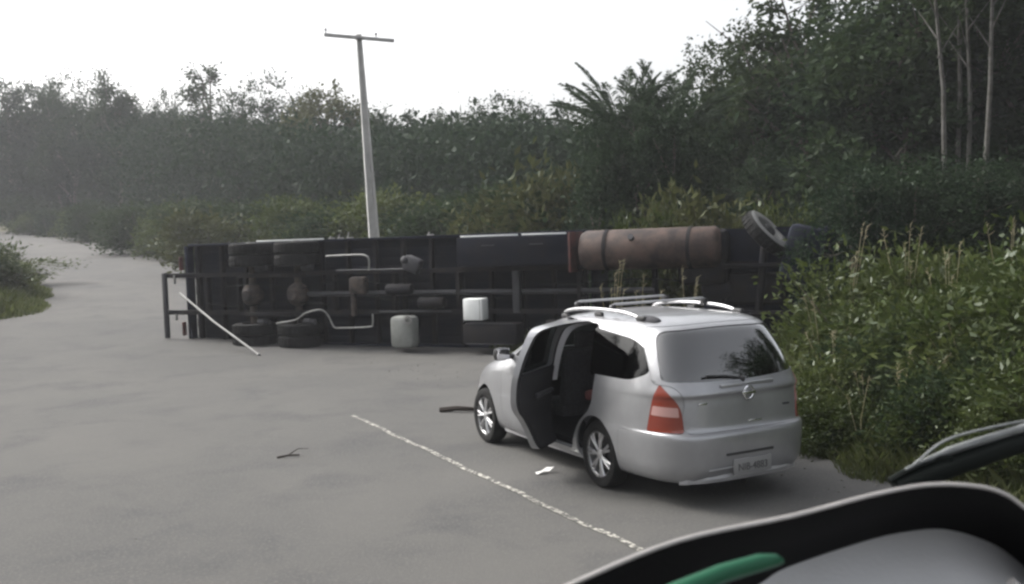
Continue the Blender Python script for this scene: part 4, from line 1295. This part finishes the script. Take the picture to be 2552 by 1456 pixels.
# bent tube brackets on either side of the frame
MB().tube(smoothpts([(2.6, .12, .60), (3.15, .10, .68), (3.45, .08, .84), (3.85, .08, .92), (4.05, .08, .80), (4.2, .08, .53), (4.4, .08, .50), (5.12, .08, .53), (5.22, .08, .60), (5.22, .10, .82)], 4), .021, 8).build("tube_bracket", M['pale'], truck, ang=60)
MB().tube(smoothpts([(4.05, .12, 2.14), (4.9, .12, 2.15), (5.10, .12, 2.12), (5.17, .12, 2.03), (5.15, .14, 1.80)], 4), .022, 8).build("tube_bracket", M['pale'], truck, ang=60)
MB().tube([(5.3, .28, .85), (7.1, .28, .86)], .022, 8).build("air_pipe", M['grey_part'], truck, ang=60)
MB().tube([(4.2, .28, 1.80), (6.3, .28, 1.80)], .022, 8).build("air_pipe", M['grey_part'], truck, ang=60)
# tanks and boxes hung on the frame
b = MB().box((6.05, .05, .43), (.56, .42, .70), None, .10); tk = b.build("plastic_tank", M['jug'], truck)
MB().lathe([(.05, 0), (.10, 0), (.10, .05), (.05, .05)], Matrix.Translation((6.28, -.18, .70)) @ Matrix.Rotation(PI / 2, 4, 'X'), 20, True).build("filler_ring", M['pale'], tk)
b = MB().box((7.78, .06, .92), (.45, .34, .46), None, .025); wb = b.build("battery_cover", M['white_box'], truck)
MB().box((7.95, -.112, .92), (.012, .012, .44), None, .004).build("cover_rib", M['pale'], wb)
b = MB().box((8.15, .12, .40), (1.25, .44, .44), None, .05); sb = b.build("step_box", M['chassis'], truck)
for z in (.63, .19): MB().box((8.15, -.105, z), (1.1, .015, .02), None, .004).build("step_edge", M['grey_part'], sb)
b = MB().box((8.65, .40, 2.14), (2.6, .60, .62), None, .03); tbx = b.build("tool_box", M['planks'], truck)
for x in (8.1, 9.2): MB().box((x, .092, 2.27), (.30, .02, .02), None, .004).build("latch", M['grey_part'], tbx)
tb("mud_flap", (9.98, .35, 2.08), (.05, .85, .82), M['darkred'])
b = MB()
Rx = Matrix.Translation((10.12, .30, 2.10)) @ Matrix.Rotation(PI / 2, 4, 'Y')
b.lathe([(0, .0), (.26, .01), (.36, .05), (.405, .13), (.41, 1.4), (.41, 2.75), (.36, 2.83), (.28, 2.87), (0, 2.88)], Rx, 40)
ft = b.build("fuel_tank", M['rust'], truck, ang=50)
for h in (.55, 2.25): MB().lathe([(.412, h), (.424, h), (.424, h + .07), (.412, h + .07)], Rx, 40, True).build("tank_strap", M['chassis'], ft)
MB().cyl((11.3, -.10, 2.32), (11.3, -.20, 2.36), .06, seg=16).build("filler_cap", M['grey_part'], ft)
# front axle, raised steered wheel with its face to the upper right
truck_wheel(0, 0, 0, 1, False, M['pale'], axis=(.74, -.12, .66), face=(13.93, .30, 2.42))
q_ = Vector((.74, -.12, .66)).to_track_quat('Z', 'Y').to_matrix().to_4x4()
MB().lathe([(.31, .004), (.44, .012), (.485, -.01), (.44, -.01), (.31, -.012)], Matrix.Translation((13.93, .30, 2.42)) @ q_, 40, True).build('dusty_sidewall', M['pale'], truck)
truck_wheel(0, 0, 0, 1, False, M['pale'], axis=(-.72, -.10, -.66), face=(13.35, .38, .12))
b = MB().cyl((13.6, .40, .35), (13.8, .40, 2.1), .075, seg=14); b.build("front_axle", M['chassis'], truck)
for z in (.80, 1.72): tb("leaf_spring", (13.7, .30, z), (1.4, .10, .09), M['chassis'])
# engine and cab
b = MB().box((13.5, .75, 1.26), (1.3, .62, .62), None, .10); b.ball((12.9, .62, 1.26), .30, (1.3, 1, 1)); b.build("engine", M['chassis'], truck)
cabp = rounded([(12.55, .62), (14.95, .62), (15.05, 1.35), (14.85, 2.55), (14.4, 2.86), (12.7, 2.86), (12.55, 2.6)], [.06, .12, .2, .2, .2, .15, .1], 4)
cab_shell = MB().prism([(p[0], p[1]) for p in cabp], .05, 2.44, 'z'); cb_ = cab_shell.build("cab", M['cargo'], truck, ang=50)
MB().box((15.0, .50, 1.25), (.28, .42, 2.36), None, .06).build("bumper", M['cargo'], truck)
MB().prism([(15.075, 1.42), (15.09, 1.42), (14.90, 2.5), (14.885, 2.5)], .2, 2.3, 'z').build("windscreen", M['glass'], cb_)
MB().box((13.9, 1.95, 2.448), (.95, .75, .012), None, .004).build("side_window", M['glass'], cb_)
for z in (.35, 2.15): MB().box((15.13, .75, z), (.05, .18, .34), None, .03).build("headlamp", M['clear_lens'], truck)
b = MB().tube([(14.8, 2.1, 2.44), (15.0, 2.2, 2.62)], .014, 6); b.box((15.03, 2.2, 2.66), (.05, .34, .12), None, .03); b.build("mirror", M['black'], truck)
for x in (1.75, 3.05):
    for z in (.62, 1.9):
        b = MB().cyl((x + .22, .30, z), (x + .40, .30, z), .085, seg=14); b.cyl((x + .40, .30, z), (x + .52, .30, z), .065, seg=14); b.build("brake_chamber", M['grey_part'], truck)
for x, z in ((5.5, 1.35), (6.3, 1.05), (9.3, .55)):
    b = MB().lathe([(0, 0), (.10, .01), (.125, .05), (.125, .60), (.10, .64), (0, .65)], Matrix.Translation((x, .28, z)) @ Matrix.Rotation(PI / 2, 4, 'Y'), 20); b.build("air_tank", M['chassis'], truck)
for i, pts in enumerate([[(1.0, .30, 1.45), (2.0, .22, 1.52), (3.2, .30, 1.40), (4.4, .26, 1.60), (5.8, .30, 1.42)], [(.4, .34, 1.05), (1.5, .26, .98), (2.6, .30, 1.10), (4.0, .24, 1.02)],
                         [(5.0, .26, 1.2), (6.0, .20, 1.1), (7.0, .28, 1.22), (8.4, .26, 1.12)], [(9.0, .3, 1.5), (10.0, .26, 1.42), (11.4, .3, 1.5), (12.6, .3, 1.4)]]):
    MB().tube(smoothpts(pts, 5), .014, 6).build("hose", M['rubber'], truck, ang=60)
MB().box((12.6, .70, 1.9), (1.0, .9, 1.1), None, .14).build("gearbox", M['chassis'], truck)
MB().box((14.55, .35, 1.9), (.75, .5, 1.1), Matrix.Rotation(.25, 3, 'Y'), .12).build("bent_wing", M['cargo'], truck)
MB().box((11.4, .40, .45), (1.9, .5, .62), None, .08).build("lower_tank", M['chassis'], truck)
# fittings along the upper side rail
for x, h in ((3.75, .06), (4.0, .10), (4.25, .15), (6.35, .08)):
    b = MB().cyl((x, .76, 2.53), (x + .03, .76, 2.53 + h), .02, .014, 8); b.box((x + .06, .76, 2.545), (.16, .05, .03), None, .008); b.build("lashing_hook", M['pale'], truck)
tb("tail_lamp", (-.49, .55, 2.05), (.05, .12, .34), M['darkred']); tb("tail_lamp", (-.49, .55, .42), (.05, .12, .34), M['darkred'])

# ------------------------------------------------------------------ loose things on the road
def leaning_pole():
    a = Vector((-5.63, 21.58, terr(-5.63, 21.58) + .03)); b = Vector((-7.98, 23.62, 1.42))
    o = empty("leaning_pole", a)
    d = b - a
    mid = d * .55 + Vector((0, 0, -.05))
    MB().tube([d * -.005, mid, d], [.026, .025, .024], 8).build("pole", M['pale'], o, ang=60)
    MB().ball((0, 0, 0), .04, seg=10).build("end_cap", M['pale'], o, ang=60)
    tag(o, "thin pale pole leaning from the rear of the overturned truck down to the road", "pole")
leaning_pole()
def branch(pts, r, label, m, name="dead_branch", twig=True):
    P0 = Vector(pts[0]); P0.z = 0
    o = empty(name, P0)
    q = [Vector(p) - P0 for p in pts]
    b = MB(); b.tube(q, [r * (1 - .5 * i / len(q)) for i in range(len(q))], 6)
    b.build("stick", m, o, ang=60)
    if twig:
        k = q[len(q) // 2]
        MB().tube([k, k + Vector((.10, .12, .05)), k + Vector((.22, .16, .04))], [r * .6, r * .4, r * .2], 5).build("twig", m, o, ang=60)
    return tag(o, label, "branch")
branch([(-1.10, 14.12, .03), (-.85, 14.06, .06), (-.62, 14.0, .05), (-.35, 13.98, .07)], .045, "dark dead branch on the road left of the car's front wheel", M['stick'])
branch([(-2.82, 11.40, .012), (-2.70, 11.42, .03), (-2.57, 11.47, .022)], .014, "small dark twig lying alone on the open road", M['stick'], "twig", True)
o = empty("paper_scrap", (.27, 10.22, .006), .4)
MB().strip([[(-.09, -.03, .005), (-.09, .03, .012)], [(-.02, -.035, .03), (-.02, .03, .02)], [(.05, -.03, .022), (.05, .035, .05)], [(.11, -.02, .06), (.11, .03, .045)]]).build("sheet", M['litter'], o)
tag(o, "crumpled white scrap lying on the road beside the car's rear wheel", "litter")
# small stones scattered along the verge and the road
rg = np.random.default_rng(77)
def stones():
    b = MB()
    for i in range(500):
        s = rg.uniform(4, 34); n = rg.choice([rg.uniform(6.3, 7.6), rg.uniform(-6, 7.2)], p=[.55, .45])
        x, y = pos(s, n); r = rg.uniform(.004, .013) * (1.3 if n > 6.3 else .8)
        bmesh.ops.create_icosphere(b.bm, subdivisions=1, radius=r, matrix=Matrix.Translation((x, y, terr(x, y) + r * .5)) @ Matrix.Diagonal((1, rg.uniform(.6, 1.2), rg.uniform(.5, .8), 1)))
    o = b.build("gravel", M['stone']); tag(o, "loose small stones scattered on the road and verge", "gravel", None, 'stuff')
stones()

# ------------------------------------------------------------------ the vehicle we look out of: instrument hood, green stick, wiper
hood = empty("instrument_hood", (.30, .90, 2.05))
OFF = Vector((-.30, -.90, -2.05))
rim = smoothpts([(-.10, .755, 2.165), (-.018, .78, 2.191), (.045, .80, 2.212), (.137, .84, 2.231), (.246, .88, 2.237), (.333, .91, 2.246), (.394, .93, 2.248), (.444, .94, 2.242), (.473, .945, 2.232), (.494, .95, 2.217), (.529, .95, 2.186), (.547, .94, 2.141), (.553, .92, 2.07), (.555, .90, 1.98)], 5)
inn = smoothpts([(.10, .83, 2.115), (0.167, 0.880, 2.145), (0.198, 0.902, 2.151), (0.233, 0.924, 2.161), (0.266, 0.957, 2.163), (0.347, 1.001, 2.169), (0.404, 1.023, 2.173), (0.458, 1.034, 2.172), (0.513, 1.045, 2.152), (0.547, 1.050, 2.127), (0.568, 1.050, 2.105), (0.568, 1.034, 2.080), (.566, 1.01, 2.02), (.565, .99, 1.93)], 5)
rim = [Vector(p) + OFF for p in rim]; inn = [Vector(p) + OFF for p in inn]
rows = []
for a, b in zip(rim, inn):
    m1 = a.lerp(b, .12) + Vector((0, -.003, -.005)); m2 = a.lerp(b, .6) + Vector((0, .004, .004))
    bk0 = a + Vector((.02, .10, -.045)); bk1 = a + Vector((.05, .22, -.12)); bk2 = a + Vector((.05, .26, -.26))
    rows.append([bk2, bk1, bk0, a, m1, m2, b + Vector((0, .012, -.004))])
MB().strip(rows).build("hood_shell", M['dash'], hood, ang=60)
lipb = MB(); lipb.tube([a + Vector((0, -.001, .001)) for a in rim], .0020, 8); lipb.build("hood_lip", M['dash_lip'], hood, ang=60)
# grey recessed panel inside the hood, running down towards us
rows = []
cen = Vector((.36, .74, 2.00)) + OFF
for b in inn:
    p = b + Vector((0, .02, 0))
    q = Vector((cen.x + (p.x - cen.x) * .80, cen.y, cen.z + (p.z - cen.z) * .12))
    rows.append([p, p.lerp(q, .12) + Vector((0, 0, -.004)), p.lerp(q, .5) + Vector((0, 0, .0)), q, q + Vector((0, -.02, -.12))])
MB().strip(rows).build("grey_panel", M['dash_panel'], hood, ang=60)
MB().tube(smoothpts([Vector((.470, .93, 2.150)) + OFF, Vector((.492, .93, 2.128)) + OFF, Vector((.503, .92, 2.09)) + OFF], 4), .006, 8).build("panel_clip", M['dash_lip'], hood, ang=60)
b = MB().box(Vector((.32, 1.06, 1.80)) + OFF, (.50, .26, .30), None, .03); b.build("hood_base", M['dash'], hood)
tag(hood, "black padded instrument hood with pale rim in the near right corner, grey panel inside", "dashboard")

st = empty("green_stick", (.119, .735, 2.231))
S0 = Vector((.119, .735, 2.231))
pts = [Vector(p) - S0 for p in [(-.02, .68, 2.195), (.05, .705, 2.211), (.089, .72, 2.220), (.119, .735, 2.226), (.157, .755, 2.2315), (.190, .772, 2.233), (.205, .778, 2.2325), (.211, .780, 2.231)]]
MB().tube(pts, [.0078, .0078, .0078, .0077, .0074, .007, .005, .002], 14).build("body", M['green'], st, ang=70)
tag(st, "green plastic stick with a rounded end lying on the black instrument hood", "stick")

wi = empty("windscreen_wiper", (.62, 1.30, 2.19))
W0 = Vector((.62, 1.30, 2.19))
L_ = lambda pts: [Vector(p) - W0 for p in pts]
MB().tube(L_(smoothpts([(.477, 1.25, 2.169), (.51, 1.26, 2.181), (.568, 1.28, 2.192), (.688, 1.32, 2.211), (.80, 1.36, 2.226), (.92, 1.40, 2.238)], 4)), .0045, 6).build("rubber_blade", M['rubber'], wi, ang=60)
MB().tube(L_(smoothpts([(.500, 1.255, 2.182), (.535, 1.268, 2.191), (.568, 1.278, 2.199), (.688, 1.316, 2.219), (.80, 1.356, 2.235), (.92, 1.396, 2.246)], 4)), [.0022] * 4 + [.0035] * 4 + [.0055] * 13, 6).build("blade_frame", M['wiper_metal'], wi, ang=60)
MB().tube(L_(smoothpts([(.512, 1.258, 2.187), (.563, 1.276, 2.214), (.645, 1.306, 2.2235), (.72, 1.335, 2.227), (.83, 1.37, 2.238)], 5)), .0018, 6).build("washer_hose", M['wiper_metal'], wi, ang=60)
MB().tube(L_(smoothpts([(.487, 1.252, 2.158), (.563, 1.272, 2.176), (.682, 1.312, 2.198), (.79, 1.352, 2.212), (.92, 1.402, 2.224)], 5)), .011, 8, 1.2).build("arm", M['rubber'], wi, ang=60)
for q in ((.555, 1.275, 2.187), (.66, 1.31, 2.204)): MB().box(Vector(q) - W0, (.03, .014, .015), None, .004).build("clip", M['rubber'], wi)
tag(wi, "black windscreen wiper with worn metal frame, just beyond the instrument hood", "wiper")
# ------------------------------------------------------------------ hazy air
hz = MB().box((-185, 155, 35.4), (1170, 830, 73.2)).mesh("haze", [], 0)
hm = bpy.data.materials.new("pale_haze"); hm.use_nodes = True
t = hm.node_tree; t.nodes.clear()
out = t.nodes.new("ShaderNodeOutputMaterial"); pv = t.nodes.new("ShaderNodeVolumePrincipled")
pv.inputs['Color'].default_value = (.93, .95, 1, 1); pv.inputs['Density'].default_value = 0.0008; pv.inputs['Anisotropy'].default_value = 0.25
t.links.new(pv.outputs[0], out.inputs['Volume'])
hz.materials.append(hm)
ho = link("haze", hz); tag(ho, "pale hazy air over the road and the wood", "haze", None, 'stuff')
